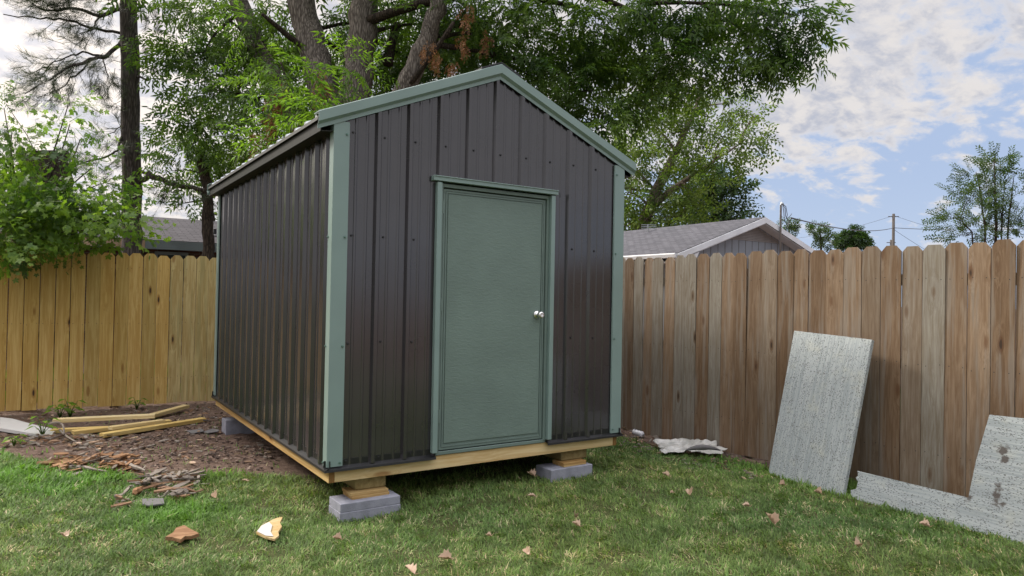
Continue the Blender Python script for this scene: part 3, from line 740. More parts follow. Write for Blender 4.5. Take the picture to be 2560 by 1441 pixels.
def blob_points(c, r, n, shell=.45, droop=.15):
    u = rng.normal(0, 1, (n, 3)); u /= np.linalg.norm(u, axis=1)[:, None]
    rad = (shell+(1-shell)*rng.random(n)**.6)
    P = np.array(c)+u*rad[:, None]*np.array(r)
    D = u*np.array([1, 1, .6])+rng.normal(0, .45, (n, 3)); D[:, 2] -= droop; D /= np.linalg.norm(D, axis=1)[:, None]
    return P, D
def cloud(blobs, per=1.0, droop=.15, smin=.75, smax=1.2, keep=None, shell=.45):
    Ps, Ds = [], []
    for c, r, n in blobs:
        p, d = blob_points(c, r, max(3, int(n*per)), shell, droop); Ps.append(p); Ds.append(d)
    P = np.concatenate(Ps); D = np.concatenate(Ds)
    if keep is not None:
        k = keep(P); P = P[k]; D = D[k]
    return P, D, rng.uniform(smin, smax, len(P))
def bl(u, v, D, ru, rv, n, rd=None):
    ru = ru*D/FPX; rv = rv*D/FPX; rd = rd or max(ru, rv)*.75
    return (px(u, v, D), (max(ru, rd*.8), max(ru, rd*.8), rv), n)
def limb(mb, a, b, r0, r1, sag=.25, n=7, wob=.05, sides=7):
    a = np.array(a, float); b = np.array(b, float); L_ = np.linalg.norm(b-a); pts = []; rs = []
    o1 = rng.normal(0, wob*L_, 3)
    for i in range(n+1):
        f = i/n; p = a+(b-a)*f+o1*math.sin(math.pi*f)+np.array([0, 0, sag*L_*math.sin(math.pi*f)*.4]); pts.append(p); rs.append(r0+(r1-r0)*f**.8)
    mb.tube(pts, rs, sides, 0, True, .06); return pts
def path(pl_, D): return [px(u, v, D if not isinstance(D, (list, tuple)) else D[i]) for i, (u, v) in enumerate(pl_)]
def twigs(mb, P, blobs, k=.4, r=.012):
    for c, rr, n in blobs:
        for j in range(max(2, int(5*k))):
            q, _ = blob_points(c, rr, 1, .7); limb(mb, c+rng.normal(0, .1, 3), q[0], r, .003, .1, 5, .06, 4)

# ------------------------------------------------------------------ the big tree behind the shed
bt = empty('shade_tree', tuple(px(860, 470, 11.6)*np.array([1, 1, 0])), 'large leafy shade tree with several grey trunks rising behind the shed roof', 'tree')
base = px(860, 470, 11.6); base[2] = 0
def trunk(name, pts, rad, mat, parent, sides=14):
    mb = MB(); P = [Vector(p) for p in pts]; fine_p = []; fine_r = []
    for i in range(len(P)-1):
        for k in range(5):
            f = k/5; p = P[i].lerp(P[i+1], f)+Vector(rng.normal(0, .012, 3)); fine_p.append(p); fine_r.append((rad[i]+(rad[i+1]-rad[i])*f)*(1+random.uniform(-.03, .03)))
    fine_p.append(P[-1]); fine_r.append(rad[-1]); mb.tube(fine_p, fine_r, sides, 0, True, .035); return mb.build(name, mat, parent, True)
b0_ = base
trunk('trunk', [b0_, px(872, 380, 11.6), px(885, 250, 11.6), px(902, 110, 11.6), px(918, -60, 11.6), px(935, -420, 11.8), px(940, -900, 12)], [.44, .30, .265, .235, .215, .15, .06], M['bark_big'], bt)
trunk('trunk', [b0_+np.array([0, 0, .6]), px(835, 330, 11.8), px(800, 190, 12), px(770, 80, 12.1), px(742, -40, 12.2), px(690, -380, 12.4), px(640, -760, 12.6)], [.30, .27, .255, .24, .22, .14, .05], M['bark_big'], bt)
trunk('trunk', [b0_+np.array([0, 0, .9]), px(760, 330, 12.3), px(690, 220, 12.6), px(645, 120, 12.8), px(590, -10, 13), px(510, -300, 13.4), px(430, -560, 13.8)], [.24, .22, .20, .18, .165, .10, .04], M['bark_big'], bt)
trunk('trunk', [b0_+np.array([0, 0, .8]), px(960, 320, 11.3), px(1015, 220, 11.1), px(1062, 110, 11), px(1100, 0, 10.9), px(1170, -200, 10.8), px(1260, -480, 10.8)], [.24, .20, .17, .145, .13, .08, .03], M['bark_big'], bt)
mb = MB()
limb(mb, px(768, 130, 12.0), px(655, 35, 11.4), .075, .03, .0, 7, .02)
limb(mb, px(1020, 215, 11.0), px(1135, 55, 10.6), .055, .03, .0, 7, .03)
limb(mb, px(900, 60, 11.5), px(1450, 20, 11.5), .09, .035, .3)
limb(mb, px(1100, 0, 10.9), px(1640, 60, 11.2), .08, .03, .3)
limb(mb, px(1600, 10, 11.2), px(2000, 40, 11.0), .04, .008, .12)
limb(mb, px(1750, 10, 11.1), px(1900, 130, 11.0), .02, .005, .0)
limb(mb, px(970, 160, 11.8), px(995, 60, 12), .10, .07, .0)
limb(mb, px(590, 40, 13), px(500, 160, 12.6), .04, .008, .2)
limb(mb, px(690, 220, 12.6), px(560, 330, 12.8), .04, .008, .2)
limb(mb, px(720, 230, 11.2), px(700, 150, 11.1), .03, .012, .0)
blobs = [bl(560, 40, 12.6, 130, 100, 62), bl(500, 150, 12.6, 85, 110, 46), bl(630, 230, 12.4, 130, 120, 70), bl(560, 320, 12.8, 110, 70, 34),
         bl(690, 60, 13.2, 140, 120, 70), bl(800, 130, 13.6, 140, 130, 70), bl(830, 270, 13.2, 110, 90, 40), bl(960, 60, 13.4, 150, 110, 70), bl(940, 200, 13.2, 110, 100, 45),
         bl(1080, 60, 12.4, 140, 110, 70), bl(1100, 190, 12.8, 130, 90, 62), bl(1240, 40, 11.8, 150, 110, 90), bl(1260, 130, 12.2, 150, 90, 76), bl(1340, 200, 12.0, 110, 80, 34), bl(1400, 70, 11.8, 150, 100, 62),
         bl(1430, 200, 11.6, 70, 60, 26), bl(1500, 290, 11.4, 55, 55, 28), bl(1470, 240, 11.5, 40, 50, 14), bl(1540, 50, 11.6, 120, 70, 48), bl(1500, 110, 11.5, 70, 50, 26), bl(1620, 130, 11.4, 50, 65, 22), bl(1690, 30, 11.2, 100, 40, 36), bl(1690, 180, 11.3, 34, 80, 20), bl(1640, 210, 11.3, 30, 50, 12),
         bl(1735, 140, 11.2, 35, 70, 20), bl(1800, 15, 11.1, 90, 25, 22), bl(1900, 35, 11.0, 60, 25, 16), bl(1968, 50, 11.0, 40, 35, 13), bl(1870, 130, 11.0, 45, 25, 12), bl(1920, 120, 11.0, 30, 30, 12), bl(2008, 45, 10.9, 22, 42, 11), bl(1945, 112, 11, 30, 28, 11), bl(1985, 105, 11, 22, 22, 7),
         bl(470, 350, 12.8, 70, 110, 16), bl(440, 130, 12.8, 50, 70, 14), bl(620, 400, 13.0, 70, 40, 16)]
over = []
for k in range(46):     # the part of the crown above the picture
    a_ = rng.uniform(-1.2, 1.15); v_ = rng.uniform(-1150, -90); wd = 1.0-max(0, (-v_-500)/900)
    over.append(bl(1080+a_*760*wd, v_, rng.uniform(10.8, 15.5), 190, 150, 46))
for c, r, n in blobs[:16]+over[::3]:
    src = [px(905, 90, 11.6), px(770, 80, 12.1), px(645, 120, 12.8), px(1062, 110, 11), px(925, -250, 11.7), px(715, -250, 12.3), px(1180, -230, 10.8)]
    s0 = min(src, key=lambda q: np.linalg.norm(q-c)); limb(mb, s0, c, .05, .012, .15)
twigs(mb, None, blobs, .8, .012)
mb.build('branches', M['bark_dark'], bt, True)
TC = [tm_compound(4, .29, (.118, .034), 6, .45) for _ in range(6)]
P, D, S = cloud(blobs, .95, .5, .75, 1.15, None, .25)
P2, D2, S2 = cloud(over, .6, .3, 1.0, 1.5)
scatter('crown', TC, np.concatenate([P, P2]), np.concatenate([D, D2]), np.concatenate([S, S2]), M['leaf_big'], bt)
# hanging bunches of dead brown leaves
TD = [tm_compound(2, .10, (.075, .022), 6, .26) for _ in range(3)]
for (u, v, ru, rv, n) in ((690, 250, 22, 50, 26), (672, 310, 20, 45, 20), (805, 205, 26, 40, 24), (800, 245, 18, 25, 10), (715, 215, 18, 18, 7), (1170, 35, 16, 40, 12), (1160, 105, 14, 30, 9), (1090, 130, 10, 50, 12), (1215, 90, 20, 30, 8), (1058, 115, 10, 25, 6), (1130, 160, 12, 26, 7), (640, 345, 22, 36, 10), (745, 300, 12, 30, 6)):
    p, d, s_ = cloud([bl(u, v, 10.6, ru*.6, rv*.9, n, .05)], 1.0, 2.6, .4, .65, None, .1); scatter('dead_leaf_cluster', TD, p, d, s_, M['leaf_dead'], bt)

# bright young growth in front of the big tree, just behind the shed roof
sp_ = empty('sapling', tuple(px(790, 400, 9.6)*np.array([1, 1, 0])), 'bright green compound-leaved sapling just behind the left slope of shed roof', 'sapling')
mb = MB(); sb = px(790, 400, 9.6); sb[2] = 0
sblobs = [bl(720, 300, 9.6, 70, 45, 12), bl(790, 280, 9.5, 55, 50, 12), bl(860, 180, 9.8, 60, 40, 8), bl(760, 220, 9.9, 60, 40, 9), bl(690, 170, 10.2, 50, 50, 9), bl(650, 100, 10.6, 40, 50, 7), bl(850, 300, 9.4, 45, 30, 6), bl(700, 350, 9.6, 70, 30, 9), bl(900, 210, 9.8, 30, 40, 4)]
for c, r, n in sblobs: limb(mb, sb+np.array([0, 0, 1.8]), c, .014, .004, .05)
limb(mb, sb, sb+np.array([0, 0, 1.9]), .03, .018, 0)
mb.build('stem', M['bark_dark'], sp_, True)
TS = [tm_compound(5, .40, (.12, .03), 4, .35) for _ in range(4)]
P, D, S = cloud(sblobs, 1.0, .1, .7, 1.05); scatter('foliage', TS, P, D, S, M['leaf_bright'], sp_)

def leafy_tree(name, label, base_px, Dd, trunks, blobs, tmpl, leaf, brk, per=1.0, droop=.15, smin=.8, smax=1.2, cat='tree', limbs=True, group=None, lr=.05, sm=.45, tw=.6):
    b = px(base_px[0], base_px[1], Dd); b[2] = 0
    root = empty(name, tuple(b), label, cat, group)
    allp = []
    for pts, rad in trunks:
        P_ = [px(u, v, Dd+dd) for u, v, dd in pts]; P_[0] = P_[0].copy(); P_[0][2] = -.1; trunk('trunk', P_, rad, brk, root, 10); allp += P_[1:]
    if limbs:
        mb = MB()
        for c, r, n in blobs:
            s0 = min(allp, key=lambda q: np.linalg.norm(q-c)+max(0, q[2]-c[2])*1.5); limb(mb, s0, c, lr, lr*.2, .1, 6, .05, 5)
        twigs(mb, None, blobs, tw, lr*.25); mb.build('branches', brk, root, True)
    P, D, S = cloud(blobs, per, droop, smin, smax, None, sm); scatter('crown', tmpl, P, D, S, leaf, root)
    return root
TSIM = [tm_simple(18, .6, (.11, .06)) for _ in range(4)]; TBIG = [tm_simple(20, 1.1, (.20, .12)) for _ in range(4)]
# loose yellow-green tree right of the shed roof
TMID = [tm_simple(24, 1.15, (.20, .105)) for _ in range(4)]
leafy_tree('leafy_tree', 'loose yellow green tree with a leaning trunk just right of the shed roof', (1600, 620), 34,
    [([(1590, 640, 0), (1605, 570, 0), (1640, 480, 0), (1690, 380, .3), (1735, 280, .4), (1760, 200, .4)], [.36, .33, .27, .18, .10, .04]), ([(1595, 640, 0), (1625, 520, -.1), (1700, 460, -.5), (1790, 400, -.8), (1850, 360, -.9)], [.25, .21, .13, .08, .03])],
    [bl(1560, 380, 34.0, 70, 70, 34), bl(1620, 300, 34.6, 80, 80, 40), bl(1570, 480, 33.6, 60, 80, 34), bl(1650, 420, 34.0, 80, 70, 34), bl(1700, 330, 34.2, 80, 70, 36), bl(1770, 290, 34.6, 70, 60, 24), bl(1820, 260, 35.0, 50, 40, 12), bl(1790, 370, 32.8, 80, 50, 26), bl(1860, 350, 32.6, 50, 40, 14), bl(1880, 300, 33.4, 25, 25, 5),
     bl(1720, 470, 33.0, 80, 60, 36), bl(1640, 530, 33.0, 80, 50, 34), bl(1720, 540, 33.0, 55, 40, 22), bl(1570, 560, 33.4, 50, 40, 22), bl(1660, 220, 35.0, 60, 50, 20), bl(1590, 200, 35.0, 60, 50, 20), bl(1740, 215, 35.0, 50, 40, 10), bl(1480, 430, 35.0, 70, 90, 30)],
    TMID, M['leaf_right'], M['bark_pale'], 1.55, .2, lr=.10)
leafy_tree('leafy_tree', 'dense dark green tree beyond the grey roofed house, behind the yellow green tree', (1790, 620), 40,
    [([(1790, 640, 0), (1790, 560, 0), (1785, 480, 0), (1780, 420, 0)], [.3, .25, .18, .08])],
    [bl(1790, 480, 40, 50, 50, 50), bl(1740, 520, 40, 50, 45, 40), bl(1820, 520, 40, 40, 45, 44), bl(1780, 550, 40, 60, 35, 44), bl(1800, 430, 40, 35, 25, 22), bl(1835, 475, 40, 20, 25, 10), bl(1740, 460, 41, 40, 40, 26)],
    TBIG, M['leaf_dark'], M['bark_dark'], 1.6, .1, .9, 1.3)
# pale bush growing beyond the fence, left of the shed roof
leafy_tree('bushy_tree', 'mid green bushy tree behind the broken tree, left of the shed roof', (620, 560), 14.5,
    [([(620, 640, 0), (625, 500, 0), (640, 400, 0)], [.10, .08, .04])],
    [bl(560, 400, 14.5, 50, 45, 28), bl(630, 380, 14.5, 70, 45, 36), bl(700, 350, 14.6, 60, 40, 26), bl(560, 450, 14.4, 40, 40, 20), bl(540, 370, 14.6, 40, 35, 14), bl(650, 440, 14.4, 70, 50, 26)], TSIM, M['leaf_right'], M['bark_pale'], 1.2, .1, .6, .9)
leafy_tree('bushy_tree', 'thin wispy tree showing between the broken trunk and the shed corner', (530, 600), 19,
    [([(530, 640, 0), (532, 560, 0), (528, 500, 0)], [.08, .06, .03])],
    [bl(530, 540, 19, 25, 40, 16), bl(470, 470, 19, 40, 25, 9), bl(450, 510, 19, 30, 25, 5), bl(440, 430, 19, 30, 30, 5), bl(510, 480, 19, 25, 30, 8)], TSIM, M['leaf_far'], M['bark_dark'], 1.1, .1, .7, 1.0)
# far trees over the right fence
leafy_tree('tall_tree', 'tall airy tree of many thin upright stems above the right fence end', (2480, 610), 40,
    [([(2488, 640, 0), (2490, 560, 0), (2488, 480, 0), (2485, 400, 0)], [.09, .07, .05, .02]), ([(2470, 640, 0), (2462, 560, 0), (2450, 480, 0), (2440, 430, 0)], [.06, .05, .035, .015]), ([(2510, 640, 0), (2520, 560, 0), (2530, 480, 0), (2535, 440, 0)], [.06, .05, .035, .015]), ([(2500, 640, 0), (2505, 540, 0), (2512, 460, 0)], [.05, .04, .02]), ([(2455, 640, 0), (2430, 580, 0), (2400, 550, 0)], [.06, .04, .02])],
    [bl(2485, 410, 40, 30, 25, 12), bl(2450, 450, 40, 40, 30, 16), bl(2520, 450, 40, 40, 35, 15), bl(2420, 500, 40, 45, 30, 15), bl(2480, 500, 40, 50, 35, 18), bl(2540, 520, 40, 35, 40, 12), bl(2400, 555, 40, 45, 22, 13), bl(2470, 560, 40, 60, 28, 16), bl(2540, 580, 40, 40, 25, 10), bl(2380, 545, 40, 22, 12, 5), bl(2420, 590, 40, 50, 18, 8)],
    [tm_simple(44, 1.3, (.20, .085), .1) for _ in range(4)], M['leaf_far'], M['bark_dark'], 1.6, -.25, .6, 1.0, lr=.04, tw=1.4)
TTINY = [tm_simple(20, .42, (.15, .085)) for _ in range(4)]
leafy_tree('round_tree', 'small round dark green tree beside the utility pole', (2130, 620), 48, [([(2130, 640, 0), (2130, 605, 0), (2130, 585, 0)], [.2, .18, .1])],
    [bl(2130, 597, 48, 28, 18, 22), bl(2110, 602, 48, 18, 14, 12), bl(2152, 603, 48, 18, 14, 12), bl(2130, 580, 48, 16, 10, 9), bl(2130, 618, 48, 34, 12, 14)], TTINY, M['leaf_dark'], M['bark_dark'], 4.0, .0, lr=.04, tw=.3)
leafy_tree('young_tree', 'slender pale green young tree left of the small round tree', (2055, 620), 44, [([(2060, 640, 0), (2052, 600, 0), (2046, 565, 0)], [.08, .06, .02])],
    [bl(2045, 572, 44, 14, 12, 5), bl(2055, 592, 44, 28, 12, 9), bl(2070, 605, 44, 22, 12, 8), bl(2035, 580, 44, 12, 10, 4)], TTINY, M['leaf_far'], M['bark_dark'], 3.0, -.2, .7, 1.1, lr=.03)
leafy_tree('young_tree', 'small pale tree top showing behind the right roof slope near the pipe mast', (1972, 600), 44, [([(1975, 640, 0), (1974, 600, 0), (1972, 560, 0)], [.1, .08, .03])],
    [bl(1972, 562, 44, 16, 12, 8), bl(1975, 580, 44, 18, 12, 8)], TTINY, M['leaf_far'], M['bark_dark'], 3.0, -.2, .7, 1.1, lr=.03)

# ------------------------------------------------------------------ pine, broken tree, cut trunk, maple on the left
def straight_tree(name, label, pts, rads, Dd, mat, cat='tree'):
    P_ = [px(u, v, Dd) for u, v in pts]; root = empty(name, (P_[0][0], P_[0][1], 0), label, cat)
    P_.insert(0, np.array([P_[0][0], P_[0][1], -.1])); rads = [rads[0]*1.15]+rads
    trunk('trunk', P_, rads, mat, root, 16); return root
pine = straight_tree('pine_tree', 'tall straight dark pine trunk with sparse needled branches on the left', [(331, 628), (329, 440), (326, 250), (322, 80), (318, -120), (312, -500), (306, -900)], [.172, .166, .16, .152, .14, .11, .05], 13.0, M['bark_pine'])
mb = MB(); pb = []
def pbranch(pts, r0, r1, tufts, dj=.25):
    P_ = [px(u, v, 13.0-i*dj*(1 if len(pts) > 2 else 1)) for i, (u, v) in enumerate(pts)]
    Q_ = []; Rr_ = []
    for i in range(len(P_)-1):
        for k in range(4): f = k/4; Q_.append(P_[i]*(1-f)+P_[i+1]*f+rng.normal(0, .012, 3)); g = (i+f)/(len(P_)-1); Rr_.append(r0+(r1-r0)*g)
    Q_.append(P_[-1]); Rr_.append(r1); mb.tube(Q_, Rr_, 6, 0, True, .05)
    if tufts: pb.append((P_, tufts))
pbranch([(305, 85), (220, 65), (150, 48), (80, 46), (8, 36)], .028, .008, 0)
pbranch([(305, 100), (270, 140), (225, 150), (170, 170), (110, 205), (62, 235)], .045, .008, 30)
pbranch([(260, 140), (205, 130), (150, 150), (90, 180)], .022, .006, 22)
pbranch([(225, 150), (190, 190), (150, 225), (110, 240)], .018, .005, 20)
pbranch([(255, 145), (270, 190), (265, 215)], .014, .004, 14)
pbranch([(305, 20), (250, 40), (190, 20), (120, 30), (80, 10)], .04, .01, 34)
pbranch([(250, 40), (230, 75), (200, 85)], .02, .006, 16)
pbranch([(305, -30), (240, -10), (160, -20), (90, 5)], .045, .012, 34)
pbranch([(305, -80), (230, -60), (130, -50), (60, -30)], .045, .012, 34)
pbranch([(340, 190), (366, 200)], .022, .018, 0)
pbranch([(345, 10), (375, 25), (385, 55)], .014, .005, 12)
pbranch([(340, 150), (365, 160), (372, 150)], .006, .004, 4)
pbranch([(307, 325), (300, 365), (285, 385), (220, 405), (170, 420)], .03, .008, 20)
pbranch([(305, 310), (285, 330), (270, 335)], .012, .005, 9)
pbranch([(305, 265), (285, 275)], .006, .004, 3)
pbranch([(305, 440), (285, 445), (255, 460)], .014, .006, 5)
pbranch([(348, 455), (375, 443), (395, 446), (440, 464), (480, 470), (512, 476)], .055, .035, 3, .1)
pbranch([(352, 430), (372, 432), (395, 446)], .03, .03, 0, .1)
pbranch([(440, 464), (425, 480), (415, 500)], .008, .004, 8, .1)
for k in range(26):
    a_ = rng.uniform(-600, -900+560) if False else rng.uniform(-900, -130); d_ = rng.uniform(-1, 1); ln = rng.uniform(120, 330)*(1.0+a_/1300)
    ang = rng.uniform(0, 6.28); p0 = px(320, a_, 13.0); e_ = p0+np.array([math.cos(ang), math.sin(ang), .05])*ln*13/FPX
    limb(mb, p0, e_, .035, .008, .1, 6, .05, 5); pb.append(([p0, (p0+e_)/2, e_], 26))
mb.build('branches', M['bark_pine'], pine, True)
Pn, Dn = [], []
for P_, n in pb:
    for k in range(int(n*2.1)):
        f = rng.random()**.6*(len(P_)-1); i = min(int(f), len(P_)-2); f -= i; q = P_[i]*(1-f)+P_[i+1]*f; d = P_[i+1]-P_[i]; d /= np.linalg.norm(d)
        off = rng.normal(0, .17, 3); off[2] *= .8; Pn.append(q+off); dd = d+off*2.2+rng.normal(0, .25, 3); Dn.append(dd/np.linalg.norm(dd))
scatter('crown', [tm_needles() for _ in range(4)], np.array(Pn), np.array(Dn), rng.uniform(.7, 1.1, len(Pn)), M['needle'], pine)

snag = straight_tree('broken_tree', 'short dark tree with a snapped top standing left of the shed roof corner', [(520, 640), (519, 540), (520, 470), (508, 420), (496, 380)], [.10, .095, .095, .085, .075], 12.6, M['bark_dark'])
for a_, b_, r0_, r1_ in ((px(519, 440, 12.6), px(408, 432, 12.4), .012, .004), (px(520, 545, 12.6), px(552, 540, 12.5), .015, .008), (px(520, 465, 12.6), px(496, 450, 12.5), .02, .012)):
    mb = MB(); limb(mb, a_, b_, r0_, r1_, .12, 6, .03, 5); mb.build('branch', M['bark_dark'], snag, True)
sb2 = [bl(455, 395, 12.5, 50, 60, 8), bl(430, 345, 12.6, 40, 40, 5), bl(470, 420, 12.5, 40, 18, 4)]
P, D, S = cloud(sb2, 1, .3, .6, .9); scatter('crown', TC, P, D, S, M['leaf_big'], snag)
st = empty('tree_stump', tuple(px(115, 560, 10.5)*np.array([1, 1, 0])), 'thick brown sawn-off tree trunk half hidden behind the maple leaves', 'stump')
q0 = px(118, 560, 10.5); q0[2] = -.1
trunk('trunk', [q0, px(116, 520, 10.5), px(114, 430, 10.5), px(112, 378, 10.5)], [.42, .36, .34, .31], M['bark_dark'], st, 18)
mp = empty('maple_sapling', tuple(px(60, 640, 7.9)*np.array([1, 1, 0])), 'bright green young maple leaning over the left end of the yellow fence', 'sapling')
mb = MB(); m0 = px(60, 640, 8.1); m0[2] = 0
mblobs = [bl(30, 330, 8.2, 60, 40, 12), bl(5, 400, 8.1, 45, 60, 24), bl(40, 500, 7.9, 80, 45, 52), bl(150, 500, 7.9, 70, 35, 32), bl(40, 560, 7.6, 70, 60, 54), bl(130, 540, 7.7, 90, 40, 44), bl(230, 520, 7.7, 60, 45, 26), bl(290, 560, 7.6, 45, 25, 12), bl(250, 460, 7.9, 50, 35, 10), bl(175, 310, 8.0, 40, 22, 6), bl(170, 265, 8.0, 22, 18, 4), bl(200, 350, 8.0, 22, 20, 3), bl(25, 600, 7.25, 40, 28, 16), bl(-60, 480, 7.8, 90, 120, 70), bl(10, 270, 8.2, 25, 40, 4), bl(230, 420, 7.9, 25, 20, 3), bl(320, 580, 7.6, 20, 12, 3), bl(190, 585, 7.7, 60, 20, 9)]
for c, r, n in mblobs: limb(mb, m0+np.array([0, 0, random.uniform(1.6, 2.2)]), c, .018, .005, .12, 7, .05, 5)
for k in range(3): limb(mb, m0+np.array([.1*k-.1, 0, 0]), m0+np.array([.15*k-.15, 0, 2.2]), .035, .02, 0)
mb.build('stem', M['bark_dark'], mp, True)
P, D, S = cloud(mblobs, 1.75, .15, .6, 1.1, None, .2)
ok = ~((P[:, 1] < 5.5) & (P[:, 2] < 1.78)); P, D, S = P[ok], D[ok], S[ok]
scatter('foliage', [tm_maple(8, .34, .105) for _ in range(6)], P, D, S, M['leaf_maple'], mp)
wk = empty('wild_shoot', tuple(px(20, 330, 8.6)*np.array([1, 1, 0])), 'thin shoot with drooping pinnate leaves rising above the maple at far left', 'shoot')
mb = MB(); q = px(15, 260, 8.6); limb(mb, (q[0], q[1], 0), q, .012, .004, 0); mb.build('stem', M['bark_dark'], wk, True)
P = np.array([px(38, 185, 8.6), px(30, 205, 8.6), px(20, 225, 8.6), px(8, 230, 8.6)]); D = np.array([(.1, .1, -1.), (.3, -.1, -.8), (-.3, .1, -.5), (-.5, -.2, -.4)])
scatter('foliage', TS[:2], P, D, np.full(4, .42), M['leaf_big'], wk)

# ------------------------------------------------------------------ houses
def uv_sheet(mb_name, quad, mat, parent, th=.03, name='roof', sc=1.0):
    """a roof slope with thickness and metres as UV"""
    q = [Vector(p) for p in quad]; n = (q[1]-q[0]).cross(q[3]-q[0]).normalized()
    me = bpy.data.meshes.new(name); me.from_pydata([tuple(p) for p in q]+[tuple(p-n*th) for p in q], [], [(0, 1, 2, 3), (7, 6, 5, 4), (1, 0, 4, 5), (2, 1, 5, 6), (3, 2, 6, 7), (0, 3, 7, 4)])
    uvl = me.uv_layers.new(name='uv'); e1 = (q[1]-q[0]).normalized(); e2 = n.cross(e1)
    for lp in me.loops: v = me.vertices[lp.vertex_index].co; d = v-q[0]; uvl.data[lp.index].uv = (d.dot(e1), d.dot(e2))
    me.materials.append(mat); return link(name, me, parent)
hl = empty('brick_house', (0, 14, 0), 'low brick house with dark shingled roof beyond the yellow fence', 'house')
mb = MB(); mb.box((-9, 12.5, 0), (7, 12.7, 2.40)); mb.box((-9, 12.7, 0), (-8.8, 18, 2.4)); mb.box((6.8, 12.7, 0), (7, 18, 2.4)); mb.build('wall', M['brick'], hl)
roof = uv_sheet('r', [(-9.5, 11.98, 2.46), (7.4, 11.98, 2.50), (7.4, 15.4, 3.30), (-9.5, 15.4, 3.28)], M['shingle_dark'], hl)
uv_sheet('r', [(7.4, 18.8, 2.5), (-9.5, 18.8, 2.46), (-9.5, 15.4, 3.28), (7.4, 15.4, 3.30)], M['shingle_dark'], hl)
mb = MB(); mb.box((.12, 11.95, 2.29), (7.4, 11.975, 2.475)); mb.build('fascia', M['fascia_blue'], hl)
mb = MB(); mb.box((-9.5, 11.95, 2.29), (.115, 11.975, 2.46)); tag(mb.build('fascia', M['fascia_tan'], hl), 'bare tan fascia board')
mb = MB(); mb.box((-9.5, 11.98, 2.31), (7.4, 12.5, 2.33)); mb.build('soffit', M['fascia_blue'], hl)
wn = MB(); wn.box((.36, 12.44, 1.2), (1.02, 12.5, 2.27)); wn.build('window', M['fascia_blue'], hl); p_ = MB(); p_.box((.42, 12.43, 1.28), (.96, 12.439, 2.2)); p_.build('pane', M['glass'], bpy.data.objects['window'])
mb = MB(); vp = px(493, 586, 18.2); vp = np.array([vp[0], 13.0, 2.72]); mb.tube([vp, vp+np.array([0, 0, .03])], [.14, .10], 10); mb.tube([vp, vp+np.array([0, 0, .16])], [.035, .035], 8); mb.build('vent_pipe', M['black_trim'], hl)

hr = empty('gabled_house', (16.4, 12, 0), 'grey house with white trimmed gable and shingled roof beyond the right fence', 'house')
AX, AZ, EX0, EZ, EX1 = 16.43, 4.00, 12.70, 2.72, 20.16; Y0, Y1 = 9.0, 27.0
uv_sheet('r', [(EX0, Y1, EZ), (EX0, Y0-.02, EZ), (AX, Y0-.02, AZ), (AX, Y1, AZ)], M['shingle_grey'], hl if False else hr, .05)
uv_sheet('r', [(EX1, Y0-.02, EZ), (EX1, Y1, EZ), (AX, Y1, AZ), (AX, Y0-.02, AZ)], M['shingle_grey'], hr, .05)
sl = (AZ-EZ)/(AX-EX0)
mb = MB(); WX0, WX1 = 13.36, 19.5; YW = 9.35
mb.prism([(WX0, 0), (WX1, 0), (WX1, EZ+sl*(EX1-WX1)-.08), (AX, AZ-.08), (WX0, EZ+sl*(WX0-EX0)-.08)], lambda x, z: (x, YW, z), lambda x, z: (x, YW+.15, z))
mb.box((WX0, YW+.15, 0), (WX0+.15, Y1-.3, EZ-.1)); mb.box((WX1-.15, YW+.15, 0), (WX1, Y1-.3, EZ-.1))
x = WX0+.15
while x < WX1:
    mb.box((x, YW-.004, .2), (x+.022, YW+.001, EZ+sl*min(x-EX0, EX1-x)-.12), 1); x += .31
mb.build('wall', [M['siding_grey'], M['groove']], hr)
mb = MB()
for sg in (-1, 1):
    q = [(0, -.0), (AX-EX0+.02, -sl*(AX-EX0+.02)), (AX-EX0+.02, -sl*(AX-EX0)-.17), (0, -.17)]
    mb = MB(); mb.prism(q, lambda d, z: (AX+sg*d, Y0-.055, AZ-.02+z), lambda d, z: (AX+sg*d, Y0-.025, AZ-.02+z)); mb.build('rake_board', M['white'], hr)
mb = MB()
for sg in (-1, 1):
    q = [(0, -.20), (AX-WX0+.3, -sl*(AX-WX0+.3)-.20), (AX-WX0+.3, -sl*(AX-WX0+.3)-.215), (0, -.215)]
    mb.prism(q, lambda d, z: (AX+sg*d, Y0-.02, AZ+z), lambda d, z: (AX+sg*d, YW-.002, AZ+z))
# boxed eave ends
for sg, ex, wx in ((-1, EX0, WX0), (1, EX1, WX1)):
    q = [(ex, EZ-.02), (wx+sg*-.0, EZ-.02+sl*abs(wx-ex)-.14), (wx-sg*.22, EZ-.02+sl*(abs(wx-ex)+.2)-.16), (wx-sg*.02, EZ-.22), (wx+sg*.12, EZ-.30), (ex, EZ-.22)]
    mb.prism(q, lambda x, z: (x, Y0-.020, z), lambda x, z: (x, YW-.006, z))
    lo, hi = min(ex, wx), max(ex, wx); mb.box((lo, YW, EZ-.25), (hi, Y1-.2, EZ-.23))
mb.build('soffit', M['white'], hr)
mb = MB()
for ex, sg in ((EX0, -1), (EX1, 1)):
    mb.prism([(0, 0), (.11, .01), (.12, -.02), (.09, -.11), (0, -.12)], lambda d, z: (ex+sg*(d+.002), Y0-.01, EZ-.02+z), lambda d, z: (ex+sg*(d+.002), Y1, EZ-.02+z)); mb.build('gutter', M['white'], hr); mb = MB()
mb = MB(); vz0, vh, hw_ = AZ-.72, .44, 1.28
